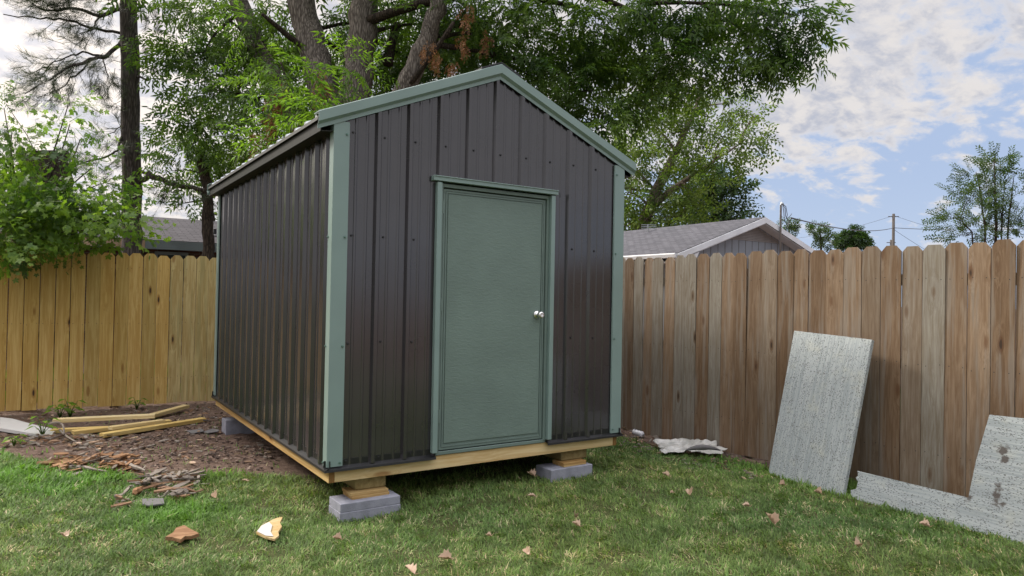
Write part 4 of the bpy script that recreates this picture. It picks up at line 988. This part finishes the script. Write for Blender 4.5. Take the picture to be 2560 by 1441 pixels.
for k in range(9):
    z = vz0+k*.048; hw2 = (AZ-.24-z)/sl-.12
    if hw2 > .05: mb.add([(AX-hw2, YW-.015, z), (AX+hw2, YW-.015, z), (AX+hw2, YW-.003, z+.043), (AX-hw2, YW-.003, z+.043)], [(0, 1, 2, 3)]); mb.add([(AX-hw2, YW-.015, z), (AX+hw2, YW-.015, z), (AX+hw2, YW-.003, z-.004), (AX-hw2, YW-.003, z-.004)], [(3, 2, 1, 0)], 1)
mb.build('gable_vent', [M['vent'], M['groove']], hr)
mb = MB(); mb.box((14.9, 15.2, 3.46), (15.25, 15.6, 3.62)); mb.build('roof_vent', M['black_trim'], hr)
v2 = px(1600, 618, 19.5)
mb = MB(); mb.tube([(13.6, 12.4, 2.98), (13.6, 12.4, 3.26)], [.035, .035], 8); mb.tube([(13.6, 12.4, 3.0), (13.6, 12.4, 3.06)], [.11, .05], 10); mb.build('vent_pipe', M['black_trim'], hr)
mb = MB(); mb.tube([(15.9, 13.4, 3.7), (15.9, 13.4, 4.08)], [.02, .02], 6)
for k in range(3): mb.bar((15.6, 13.4, 3.92+.06*k), (16.2, 13.3, 3.95+.06*k), .02, .02)
mb.build('aerial', M['steel'], hr)
# rear wing whose roof shows right of the gable
uv_sheet('r', [(18.2, 12.0, 2.78), (24.4, 12.0, 2.78), (23.0, 15.5, 3.85), (18.2, 15.5, 3.85)], M['shingle_grey'], hr, .05)
mb = MB(); mb.box((19.6, 12.4, 0), (24.0, 12.6, 2.75)); mb.build('wall', M['siding_grey'], hr)
# service mast with weatherhead
ms = empty('service_mast', (17.08, 8.9, 0), 'grey service pipe with drooping wire loops standing at the gable end', 'mast')
mb = MB(); mx_ = 17.06; my_ = 8.90
mb.tube([(mx_, my_, 1.0), (mx_, my_, 4.40), (mx_+.03, my_, 4.46), (mx_+.09, my_, 4.45)], [.032, .032, .05, .04], 10); mb.build('pipe', M['steel'], ms, True)
mb = MB(); hd_ = np.array([mx_+.09, my_, 4.43])
for pts in ([(0, 0, 0), (.12, 0, -.10), (.16, 0, -.35), (.28, 0, -.48), (.42, 0, -.42), (.50, 0, -.40)], [(0, 0, 0), (.06, 0, -.2), (.10, 0, -.5), (.24, 0, -.60), (.36, 0, -.46)], [(0, 0, .02), (.16, 0, -.05), (.24, 0, -.3), (.20, 0, -.42), (.36, 0, -.34), (.46, 0, -.25)], [(.36, 0, -.46), (.30, 0, -.66), (.22, 0, -.74), (.18, 0, -.64)]):
    mb.tube([hd_+np.array(p) for p in pts], [.011]*len(pts), 5)
mb.build('wire', M['wire'], ms, True)
up_ = px(2234, 535, 50)
pole = empty('utility_pole', (up_[0], up_[1], 0), 'thin wooden utility pole far off beyond the right fence', 'pole')
mb = MB(); mb.tube([(up_[0], up_[1], 0), (up_[0], up_[1], up_[2])], [.12, .09], 10); mb.build('shaft', M['pole'], pole, True)
ax_ = RT*.38; mb = MB(); q = up_-np.array([0, 0, .2]); mb.bar(q-ax_, q+ax_, .05, .05); mb.build('crossarm', M['pole'], pole)
def wire(name, label, a, b, sag, r, far=None):
    mb = MB(); pts = []
    for i in range(25): f = i/24; p = np.array(a)*(1-f)+np.array(b)*f; p[2] -= sag*4*f*(1-f); pts.append(p)
    mb.tube(pts, [r]*25, 5); return tag(mb.build(name, M['wire'], None, True), label, 'cable')
wire('power_cable', 'thick service cable running from the gable mast to the utility pole', hd_+np.array([.45, 0, -.38]), px(2234, 570, 50), .30, .022)
wire('power_cable', 'service cable leaving the utility pole towards the right above the fence', px(2234, 570, 50), px(2760, 560, 42), .25, .022)
wire('power_cable', 'faint guy cable sloping down right from the utility pole', px(2236, 575, 50), px(2340, 640, 50), .05, .012)
wire('power_cable', 'faint thin cable sloping right from pole top', px(2236, 540, 50), px(2700, 640, 60), .5, .010)
wire('power_cable', 'faint thin cable running left from pole top above the roofs', px(2232, 540, 50), px(1900, 600, 70), .5, .010)
sp2 = px(2228, 600, 62); st2 = empty('utility_pole', (sp2[0], sp2[1], 0), 'second tiny pole top just left of the near utility pole', 'pole')
mb = MB(); mb.tube([(sp2[0], sp2[1], 0), (sp2[0], sp2[1], sp2[2])], [.12, .1], 8); mb.build('shaft', M['pole'], st2, True)
mb = MB(); q = sp2-np.array([0, 0, .25]); mb.bar(q-RT*.4, q+RT*.4, .06, .06); mb.build('crossarm', M['pole'], st2)

# ------------------------------------------------------------------ things lying about
def board(name, ua, ub, za, zb, wd, th, mat, label, cat, group=None, roll=0.0):
    a = Vector(px_ground(*ua, za)); b = Vector(px_ground(*ub, zb)); L_ = (b-a).length; mb = MB()
    n = max(4, int(L_/.15))
    mb.box((0, -wd/2, -th/2), (L_, wd/2, th/2)); o = mb.build(name, mat, None, bevel=.002)
    xx = (b-a).normalized(); yy = Vector((0, 0, 1)).cross(xx).normalized(); zz = xx.cross(yy)
    rm = Matrix.Rotation(roll, 3, 'X'); m3 = Matrix((xx, yy, zz)).transposed() @ rm
    o.matrix_world = Matrix.Translation(a) @ m3.to_4x4(); return tag(o, label, cat, group)
GL = 'lumber offcuts piled on the dirt'
board('lumber', (128, 1078), (390, 1066), .020, .020, .09, .036, M['lumber_yellow'], 'yellow board at the bottom of the lumber pile, under the palest board', 'lumber', GL)
board('lumber', (275, 1071), (408, 1053), .060, .055, .07, .034, M['lumber'], 'short pale board end poking out from under the palest top board', 'lumber', GL)
board('lumber', (133, 1052), (388, 1040), .098, .100, .10, .036, M['lumber'], 'long pale board lying on top of the lumber pile', 'lumber', GL)
board('lumber', (372, 1042), (466, 1016), .03, .05, .085, .038, M['lumber'], 'pale square-ended board lying furthest back towards the fence', 'lumber', GL)
board('lumber', (182, 1082), (425, 1054), .030, .028, .085, .036, M['lumber_yellow'], 'middle yellow board lying just behind the nearest board', 'lumber', GL)
board('lumber', (254, 1089), (510, 1049), .020, .025, .085, .038, M['lumber_yellow'], 'yellow board lying nearest the grass, reaching furthest right', 'lumber', GL)
def sheet(name, pts, th, mat, label, cat, group=None, z0=.03, tilt=0.0, curl=.0):
    """a flat scrap outlined by photo points on the ground, with thickness"""
    P_ = [px_ground(u, v, 0) for u, v in pts]; c = sum(P_)/len(P_); mb = MB()
    n = len(P_); top = [(p[0]-c[0], p[1]-c[1], z0+tilt*(p[1]-c[1])+curl*((p[0]-c[0])**2+(p[1]-c[1])**2)/.01) for p in P_]
    vs = [(0, 0, z0)]+top+[(0, 0, z0-th)]+[(x, y, z-th) for x, y, z in top]
    fs = [(0, 1+i, 1+(i+1) % n) for i in range(n)]+[(n+1, n+2+(i+1) % n, n+2+i) for i in range(n)]+[(1+i, n+2+i, n+2+(i+1) % n, 1+(i+1) % n) for i in range(n)]
    mb.add(vs, fs); o = mb.build(name, mat, None); o.location = (c[0], c[1], float(gz(c[0], c[1]))); return tag(o, label, cat, group)
sheet('white_board', [(-30, 1058), (30, 1062), (80, 1072), (142, 1082), (125, 1096), (60, 1088), (-30, 1078)], .03, M['whitewood'], 'white painted board lying in litter at the left edge below the fence', 'board', None, .05, .05)
sheet('wood_chip', [(640, 1352), (652, 1338), (672, 1328), (690, 1320), (706, 1317), (699, 1330), (704, 1338), (695, 1350), (697, 1358), (686, 1366), (664, 1362)], .012, M['chipwood'], 'pale splintered wood scrap with a white face lying alone in front lawn', 'wood scrap', None, .052, .06)
sheet('white_face', [(642, 1352), (654, 1339), (672, 1331), (680, 1338), (676, 1352), (683, 1362), (664, 1361)], .002, M['whitewood'], 'x', 'x', None, .0545, .06)
_f = col.objects['white_face']; _p = col.objects['wood_chip']; _l = _f.location.copy(); del _f['label']; del _f['category']
_f.parent = _p; _f.location = _l-_p.location; _f.name = 'painted_face'
sheet('wood_chip', [(413, 1361), (432, 1351), (440, 1340), (460, 1334), (478, 1343), (497, 1351), (478, 1357), (462, 1358), (452, 1366), (430, 1361)], .02, M['rotten'], 'tan splintered slab of rotten wood lying alone in front left lawn', 'wood scrap', None, .045, .05)
sheet('shingle_scrap', [(355, 1263), (408, 1261), (410, 1275), (372, 1280), (356, 1276)], .008, M['shingle_scrap'], 'grey shingle scrap lying in the grass nearest the viewer at left', 'shingle', 'torn shingle scraps', .045)
sheet('shingle_scrap', [(466, 1078), (506, 1074), (510, 1080), (480, 1085)], .006, M['shingle_scrap'], 'grey shingle scrap on the dirt left of the shed, nearer the boards', 'shingle', 'torn shingle scraps', .02)
sheet('shingle_scrap', [(508, 1080), (530, 1072), (548, 1075), (545, 1079), (520, 1083)], .006, M['shingle_scrap'], 'dark shingle scrap on the dirt touching the shed side shadow', 'shingle', 'torn shingle scraps', .025)
# splinters and bark
def splinter(ua, ub, wd, mat, label=None, z=.03, group='long splinters of rotten wood'):
    a = px_ground(*ua, z); b = px_ground(*ub, z); a[2] = gz(a[0], a[1])+z; b[2] = gz(b[0], b[1])+z; mb = MB(); n = 6; pts = []; rs = []
    for i in range(n+1): f = i/n; pts.append(a*(1-f)+b*f+rng.normal(0, .006, 3)); rs.append(wd*(.35+.65*math.sin(math.pi*min(.97, f*.9+.12)))*.5)
    mb.tube(pts, rs, 5, 0, True, .25); return tag(mb.build('wood_splinter', mat, None), label, 'splinter', group)
for ua, ub, wd, mt, lb in (((95, 1162), (235, 1142), .045, 'rotten', 'longest orange splinter at the left of the rotten wood pile'), ((205, 1160), (240, 1137), .05, 'rotten', 'thick orange splinter standing up over the rotten wood pile'), ((150, 1160), (262, 1178), .03, 'greywood', 'dark grey splinter along the front of the rotten wood pile'), ((300, 1137), (350, 1132), .035, 'rotten', 'orange splinter at the back right of the rotten wood pile'), ((310, 1148), (360, 1175), .03, 'greywood', 'grey splinter slanting down at the right of the rotten wood pile'), ((392, 1220), (508, 1226), .028, 'rotten', 'long pale splinter on the small bark heap in the grass'), ((402, 1238), (430, 1228), .025, 'greywood', 'short grey splinter in front of the small bark heap'), ((335, 1230), (355, 1218), .05, 'rotten', 'chunky orange splinter at the left of the small bark heap')):
    splinter(ua, ub, wd, M[mt], lb, .04)
def heap(name, spots, n, mats, label, szl=(.03, .16), szw=(.01, .04), hmax=.06):
    mb = MB()
    for u, v, su, sv_, wgt in spots:
        for k in range(int(n*wgt)):
            p = px_ground(u+rng.normal(0, su), v+rng.normal(0, sv_), 0); p[2] = gz(p[0], p[1])+rng.random()**1.5*hmax+.006
            L_ = rng.uniform(*szl); w2 = rng.uniform(*szw); a_ = rng.normal(.2, .9); d = np.array([math.cos(a_), math.sin(a_), rng.normal(0, .15)]); s2 = np.array([-math.sin(a_), math.cos(a_), rng.normal(0, .3)]); t2 = rng.uniform(.003, .012)
            q0 = p-d*L_/2; q1 = p+d*L_/2; i = len(mb.v)
            vs = [q0-s2*w2*.3, q0+s2*w2*.3, p+s2*w2*.5, q1+s2*w2*.2, q1-s2*w2*.25, p-s2*w2*.5]; mi = int(rng.integers(0, len(mats)))
            mb.add(list(vs)+[x_-np.array([0, 0, t2]) for x_ in vs], [(0, 5, 4, 3, 2, 1), (6, 7, 8, 9, 10, 11)]+[(j, (j+1) % 6, 6+(j+1) % 6, 6+j) for j in range(6)], mi)
    return tag(mb.build(name, mats, None), label, 'debris', None, 'stuff')
heap('bark_debris', [(225, 1165, 45, 10, 1), (280, 1150, 30, 8, .5), (190, 1178, 30, 6, .4), (310, 1165, 25, 8, .4)], 90, [M['rotten'], M['rotten'], M['greywood']], 'scattered rotten wood chips between lawn and dirt')
heap('bark_debris', [(420, 1208, 30, 8, 1), (370, 1215, 18, 9, .5), (470, 1205, 14, 6, .5), (430, 1235, 35, 8, .5), (310, 1255, 14, 8, .15)], 85, [M['greywood'], M['rotten'], M['greywood']], 'small heap of grey bark and wood chips lying in the grass')
heap('ground_litter', [(150, 1105, 70, 8, 1), (50, 1100, 40, 8, .8), (300, 1100, 60, 15, .5), (230, 1115, 60, 8, .6), (520, 1040, 30, 15, .3), (450, 1110, 100, 30, .8), (620, 1110, 60, 25, .4), (80, 1045, 80, 10, .6), (350, 1028, 100, 6, .5)], 80, [M['rotten'], M['greywood'], M['wood_dark'], M['dry_leaf'], M['greywood']], 'dead leaves and twigs littering bare dirt along the yellow fence', (.02, .09), (.008, .035), .03)
heap('ground_litter', [(1590, 1090, 30, 14, 1), (1660, 1112, 50, 10, 1), (1830, 1150, 50, 10, 1.2), (1780, 1140, 40, 8, .7), (1900, 1175, 30, 8, .8)], 75, [M['greywood'], M['wood_dark'], M['dry_leaf'], M['greywood']], 'dry clippings and leaf litter along the foot of the weathered fence', (.02, .08), (.004, .02), .025)
heap('soil_crumbs', [(450, 1120, 130, 40, 1), (600, 1130, 80, 30, .8), (380, 1080, 120, 30, .7), (500, 1050, 40, 20, .3)], 420, [plain('soil_crumb', (.13, .085, .065), .95, 0, 30, .4), plain('dark_soil_crumb', (.075, .05, .04), .95, 0, 30, .4), plain('pale_soil_crumb', (.25, .19, .15), .95, 0, 30, .3)], 'loose crumbs of brown soil and mulch on the bare dirt', (.008, .035), (.006, .025), .012)
# dead sticks by the white board
for ua, ub, wd, lb in (((118, 1062), (160, 1088), .03, 'pale dead stick lying across the white board corner'), ((150, 1075), (190, 1105), .025, 'grey dead stick lying below the lumber pile left end'), ((88, 1040), (118, 1003), .012, 'thin bare twig standing up against the yellow fence')):
    a = px_ground(*ua, .05); b = px_ground(*ub, .05)
    if 'standing' in lb: a = px(88, 1045, 8.1); b = px(118, 1004, 8.1)
    mb = MB(); limb(mb, a, b, wd*.5, wd*.25, .05, 6, .05, 6); tag(mb.build('dead_stick', M['greywood'], None, True), lb, 'stick', 'dead sticks near the white board')
# fallen leaves
def fallen(u, v, size, label, curl, yaw, tilt=.2, mat='dry_leaf'):
    p = px_ground(u, v, .04); mb = MB(); S_ = size*.54; wx_ = random.uniform(.55, .95); rl = random.choice((.3, .8, 1.1, 1.5))
    out = [(0, -.50), (.12, -.44), (.28, -.38), (.29, -.24), (.42, -.10), (.33, .04), (.38, .22), (.24, .26), (.15, .42), (0, .60), (-.13, .42), (-.25, .28), (-.38, .20), (-.32, .03), (-.40, -.12), (-.29, -.24), (-.27, -.38), (-.11, -.44)]
    vs = [(0, 0, 0)]
    for x, y_ in out: x += random.uniform(-.04, .04); y_ += random.uniform(-.04, .04); vs.append((x*S_*wx_, y_*S_, (curl*(x*x*2.2+y_*y_*.5)+rl*abs(x)*(1 if x > 0 else .3)+random.uniform(-.05, .05))*S_))
    n = len(out); top = [(0, 1+i, 1+(i+1) % n) for i in range(n)]
    vs2 = vs+[(x, y_, z-.0012) for x, y_, z in vs]; fs = top+[(n+1, n+2+(i+1) % n, n+2+i) for i in range(n)]+[(1+i, n+2+i, n+2+(i+1) % n, 1+(i+1) % n) for i in range(n)]
    mb.add(vs2, fs); mb.tube([(0, -.5*S_, 0), (.03*S_, -.85*S_, .02)], [.002, .001], 4)
    o = mb.build('fallen_leaf', M[mat], None, False); o.location = (p[0], p[1], float(gz(p[0], p[1]))+.050); o.rotation_euler = (tilt, random.uniform(-.3, .3), yaw); return tag(o, label, 'leaf', 'dry brown leaves fallen on the lawn')
for a in ((1328, 1190, .13, 'brown leaf lying in the shade just left of the front right block', .9, .5), (1330, 1245, .11, 'flat tan leaf on the lawn below the door', .2, 1.4), (1663, 1193, .11, 'tan leaf on the lawn right of the shed below the plastic bag', .6, .2), (1722, 1237, .14, 'pointed tan leaf on the lawn between plastic bag and tall panel', .9, -.6),
          (1926, 1303, .15, 'largest curled brown leaf, in front of the tall panel', 1.1, .1, .7), (1866, 1266, .08, 'small pale leaf just behind the largest curled leaf', .4, .9), (1436, 1296, .09, 'thin upright tan leaf in the lawn below the right door edge', 1.4, 2.0, .9), (1440, 1318, .10, 'tan leaf lying just below the thin upright leaf', .7, .4),
          (1114, 1402, .12, 'tan pointed leaf near the bottom edge below the door left side', .3, 1.2), (1026, 1430, .14, 'pale tan leaf cut by the bottom edge of the picture', .3, .2), (842, 1353, .09, 'reddish brown leaf in the lawn below the left concrete blocks', .8, .9), (1316, 1388, .09, 'dull brown leaf half sunk in lawn at bottom centre', .5, .1), (158, 1347, .11, 'dark curled leaf at the left of the front lawn', 1.2, .6),
          (2312, 1304, .10, 'brown leaf at the foot of the L shaped panel', .6, .5), (2045, 1222, .10, 'brown leaf at the foot of the tall panel', .7, .1), (1955, 1205, .10, 'pinkish leaf near the left foot of the tall panel', .5, 1.1), (1680, 1236, .07, 'thin straw coloured leaf left of the pointed tan leaf', .2, 1.5), (2145, 1370, .10, 'dark twisted leaf on the lawn at lower right', 1.1, 1.5), (1221, 1344, .06, 'tiny red leaf fragment in middle of the front lawn', .6, 1.0),
          (535, 1245, .10, 'tan leaf at the right of the small bark heap', .6, .3), (613, 1205, .08, 'pale leaf near the dirt edge left of the front left blocks', .4, 1.0)):
    fallen(*a)
# can
cp_ = px_ground(1596, 1075, .04); can = empty('drink_can', (cp_[0], cp_[1], float(gz(cp_[0], cp_[1]))), 'crushed white drink can with black print lying by the fence', 'can')
mb = MB(); dv = Vector((.10, -.98, -.10)).normalized(); prof = [(-.066, .022), (-.063, .028), (-.055, .033), (-.02, .033), (.0, .0315), (.025, .033), (.052, .033), (.060, .027), (.064, .026), (.060, .024), (.060, 0.001)]
cc = Vector((0, 0, .042)); mb.tube([cc+dv*a for a, r in prof], [r for a, r in prof], 20, 0); mb.build('can_body', M['can'], can, True, loc=(0, 0, 0)).matrix_parent_inverse = Matrix.Identity(4)
mb = MB(); xx = dv.cross(Vector((0, 0, 1))).normalized(); yy = xx.cross(dv)
def inkp(f, a_): r = .0337; return cc+dv*f+xx*r*math.cos(a_)+yy*r*math.sin(a_)
for f0, f1, a0, a1 in ((-.045, -.030, 1.0, 2.6), (-.022, -.012, 1.3, 2.9), (-.022, -.004, 3.0, 3.3), (-.004, .006, 1.2, 1.9), (-.004, .012, 2.1, 2.6), (.018, .026, 1.4, 2.8), (.034, .038, 1.1, 2.2), (-.045, -.036, 3.0, 3.8), (.0, .02, 3.2, 3.5)):
    n = 6
    for k in range(n):
        a = a0+(a1-a0)*k/n; b = a0+(a1-a0)*(k+1)/n; mb.add([inkp(f0, a), inkp(f1, a), inkp(f1, b), inkp(f0, b)], [(0, 1, 2, 3)])
mb.build('print', M['can_ink'], can, loc=(0, 0, 0)).matrix_parent_inverse = Matrix.Identity(4)
# plastic bag
pbag = px_ground(1728, 1128, -.02); nb = 34; Vb = []; 
for i in range(nb):
    for j in range(nb):
        a, b = i/(nb-1)*2-1, j/(nb-1)*2-1
        rr = max(abs(a), abs(b)); ed = 1+.13*math.sin(5*math.atan2(b, a)+1)+.08*math.sin(11*math.atan2(b, a))
        x = a*.29*ed; y_ = b*.16*ed
        z = .006+.050*abs(math.sin(2.6*a+1.9*b+.6)*math.cos(3.1*b-1.2*a))*(1-.7*rr**3)+.024*abs(math.sin(8*a-6*b+1.5*math.sin(4*b)))*(1-.5*rr)+.014*abs(math.sin(15*a+11*b+2*math.sin(5*a)))+.055*max(0, b)**2
        Vb.append((x, y_, max(z, .004)))
Qb = [(i*nb+j, (i+1)*nb+j, (i+1)*nb+j+1, i*nb+j+1) for i in range(nb-1) for j in range(nb-1)]
me = np_mesh('plastic_bag', np.array(Vb), np.array(Qb), M['bag'], True); bg_o = link('plastic_bag', me); bg_o.location = (pbag[0], pbag[1], float(gz(pbag[0], pbag[1]))+.03); bg_o.rotation_euler = (0, 0, -.62)
so = bg_o.modifiers.new('thickness', 'SOLIDIFY'); so.thickness = .002
tag(bg_o, 'crumpled white plastic bag lying at the edge of the lawn by the fence', 'bag')
mb = MB(); c = px_ground(1757, 1138, 0); pts = [np.array([c[0], c[1], .06])+RT*t_*.16+np.array([0, 0, .012-.03*t_*t_]) for t_ in np.linspace(-1, 1, 7)]
mb.tube(pts, [.004, .016, .022, .024, .022, .016, .004], 7, 0, True, .15); tag(mb.build('bark_strip', M['shingle_scrap'], None, True), 'dark strip of bark lying on the front of the plastic bag', 'bark')
# weeds by the yellow fence
def weed(u, v, hgt, n, size, label):
    p = px_ground(u, v, 0); root = empty('weed', tuple(p), label, 'weed', 'weeds by the yellow fence'); mb = MB(); t = Tmpl()
    for k in range(n):
        a_ = k*2.4+.5; h = hgt*(.35+.65*(k+1)/n); tip = np.array([math.cos(a_)*hgt*.35, math.sin(a_)*hgt*.35, h]); mb.tube([(0, 0, 0), tuple(tip*np.array([.4, .4, .6])), tuple(tip)], [.005, .004, .002], 5)
        t.leaf(tip, np.array([math.cos(a_), math.sin(a_), -.25]), np.array([0, 0, 1.0]), size, size*.62, .12, .2)
        if k % 2: t.leaf(tip*.75, np.array([math.cos(a_+2), math.sin(a_+2), .2]), np.array([0, 0, 1.0]), size*.7, size*.45, .12, .2)
    o = mb.build('stem', M['leaf_big'], root, True, loc=(0, 0, 0)); o.matrix_parent_inverse = Matrix.Identity(4)
    v_, q_ = t.arr(); o = link('leaves', np_mesh('leaves', v_, q_, M['leaf_bright']), root, (0, 0, 0)); o.matrix_parent_inverse = Matrix.Identity(4)
weed(106, 1092, .19, 7, .085, 'broad leaved green weed growing beside the white board'); weed(150, 1046, .17, 6, .12, 'large leaved weed at the fence foot behind the lumber'); weed(175, 1044, .20, 7, .10, 'leafy weed right of the large leaved weed at the fence'); weed(342, 1024, .14, 7, .08, 'small dark weed at the fence foot above the lumber end'); weed(35, 1115, .10, 6, .07, 'low weed at the left edge between litter and lawn')

# ------------------------------------------------------------------ lawn
def lawn(n, box, dens_fn):
    x = rng.uniform(box[0], box[1], n); y_ = rng.uniform(box[2], box[3], n)
    d = dirtness(x, y_); keep = rng.random(n) > np.clip(d*1.6-.05, 0, .985); keep &= rng.random(n) < dens_fn(x, y_); keep &= rng.random(n) < np.clip(1.05+1.1*fnoise(x+17, y_+29, 5.0), .22, 1)
    return x[keep], y_[keep]
def dens_fn(x, y_):
    d = np.hypot(x-CP[0], y_-CP[1]); f = np.clip((4.2/np.maximum(d, 1))**1.1, .28, 1)
    under = (x > .1) & (x < W-.1) & (y_ > .5); f = np.where(under, f*.25, f); f = np.where(y_ > 4.9, f*.2, f)
    f = np.where(x > fx_r(y_)-.03, 0, f); return f
gx, gy = lawn(820000, (-4.3, 4.3, -3.6, 5.2), dens_fn); n = len(gx)
patch = fnoise(gx*1.0, gy, 1.1); patch2 = fnoise(gx+20, gy-7, 7.0); patch3 = fnoise(gx-11, gy+3, 16.0)
lush = np.zeros(n)
for (u, v, r) in ((200, 1205, .55), (300, 1190, .35), (60, 1190, .5), (440, 1290, .35), (560, 1185, .25), (40, 1130, .5)):
    c = px_ground(u, v); lush = np.maximum(lush, np.exp(-((gx-c[0])**2+(gy-c[1])**2)/(2*(r*.6)**2)))
fedge = np.exp(-np.maximum(0, fx_r(gy)-.45-gx)/.16)*(gx < fx_r(gy)-.1)*(gy < 0); lush = np.maximum(lush, .55*np.clip(fedge, 0, 1))
dry = np.clip(.15+.22*patch2+.26*patch3-.35*lush, .02, .85)
isdry = rng.random(n) < dry
ln = rng.uniform(.024, .053, n)*(1+.7*lush)*(1+.25*patch3); ln[isdry] *= .95
wd = rng.uniform(.0026, .0052, n)*(1+.45*lush)
far = np.hypot(gx-CP[0], gy-CP[1]); wd *= 1+.22*np.clip(far-3, 0, 4)
yaw = rng.uniform(0, 6.283, n)*.45+3.0*fnoise(gx*1.7+4, gy*1.7, 7.0); lean0 = np.abs(rng.normal(.75, .4, n)); lean0[isdry] += .45; lean1 = lean0+np.abs(rng.normal(.75, .4, n))
lean0 = np.clip(lean0, .05, 1.45); lean1 = np.clip(lean1, .1, 1.9)
dx, dy = np.cos(yaw), np.sin(yaw); sx2, sy2_ = -dy, dx; z0 = gz(gx, gy)-.004+rng.uniform(0, .012, n)
p0 = np.stack([gx, gy, z0], 1); h1 = ln*.5
p1 = p0+np.stack([dx*np.sin(lean0)*h1, dy*np.sin(lean0)*h1, np.cos(lean0)*h1], 1)
p2 = p1+np.stack([dx*np.sin(lean1)*h1, dy*np.sin(lean1)*h1, np.maximum(np.cos(lean1), -.2)*h1], 1)
sd3 = np.stack([sx2, sy2_, np.zeros(n)], 1)*wd[:, None]/2
Vg = np.stack([p0-sd3, p0+sd3, p1+sd3*.85, p1-sd3*.85, p2+sd3*.12, p2-sd3*.12], 1).reshape(-1, 3)
bidx = np.arange(n)[:, None]*6; Qg = np.concatenate([bidx+np.array([[0, 1, 2, 3]]), bidx+np.array([[3, 2, 4, 5]])], 0)
g1 = np.array([.115, .205, .048]); g2 = np.array([.195, .28, .085]); g3 = np.array([.062, .135, .035]); gl = np.array([.12, .28, .03]); d1 = np.array([.43, .40, .25]); d2 = np.array([.30, .275, .16])
r_ = rng.random(n)[:, None]; cg = g1*(1-r_)+g2*r_; pm = np.clip(.5+patch*.9, 0, 1)[:, None]; cg = cg*(pm)+(g3*.6+cg*.4)*(1-pm)
cg = cg*(1-lush[:, None]*.75)+gl*lush[:, None]*.75; r2 = rng.random(n)[:, None]; cg = np.where(isdry[:, None], d1*r2+d2*(1-r2), cg); cg *= (rng.uniform(.55, 1.3, n)*np.clip(1+.24*patch2+.26*patch3, .5, 1.5))[:, None]; warm = np.clip(.5+.8*fnoise(gx+31, gy-13, 2.2), 0, 1)[:, None]; cg = cg*(1-warm*.35*np.array([-.35, .0, .3]))
tag(link('lawn_grass', np_mesh('lawn_grass', Vg, Qg, M['grass'], False, np.repeat(cg, 6, 0))), 'short patchy green lawn with dry straw mixed in', 'grass', None, 'stuff')
# grass and undergrowth beyond the fences, seen only through gaps
xg = np.concatenate([rng.uniform(-4, 4, 5000), rng.uniform(4.6, 9, 5000)]); yg = np.concatenate([rng.uniform(5.8, 8, 5000), rng.uniform(-4, 6, 5000)]); n = len(xg)
yaw = rng.uniform(0, 6.283, n); hh = rng.uniform(.15, .4, n); dx, dy = np.cos(yaw), np.sin(yaw); p0 = np.stack([xg, yg, np.zeros(n)], 1); p1 = p0+np.stack([dx*.1, dy*.1, hh], 1); sd3 = np.stack([-dy, dx, np.zeros(n)], 1)*.012
Vg = np.stack([p0-sd3, p0+sd3, p1+sd3*.2, p1-sd3*.2], 1).reshape(-1, 3); Qg = np.arange(n)[:, None]*4+np.array([[0, 1, 2, 3]])
tag(link('tall_grass', np_mesh('tall_grass', Vg, Qg, M['grass'], False, np.repeat(np.tile(np.array([[.13, .22, .03]]), (n, 1))*rng.uniform(.7, 1.2, n)[:, None], 4, 0))), 'taller grass growing behind the fences', 'grass', None, 'stuff')
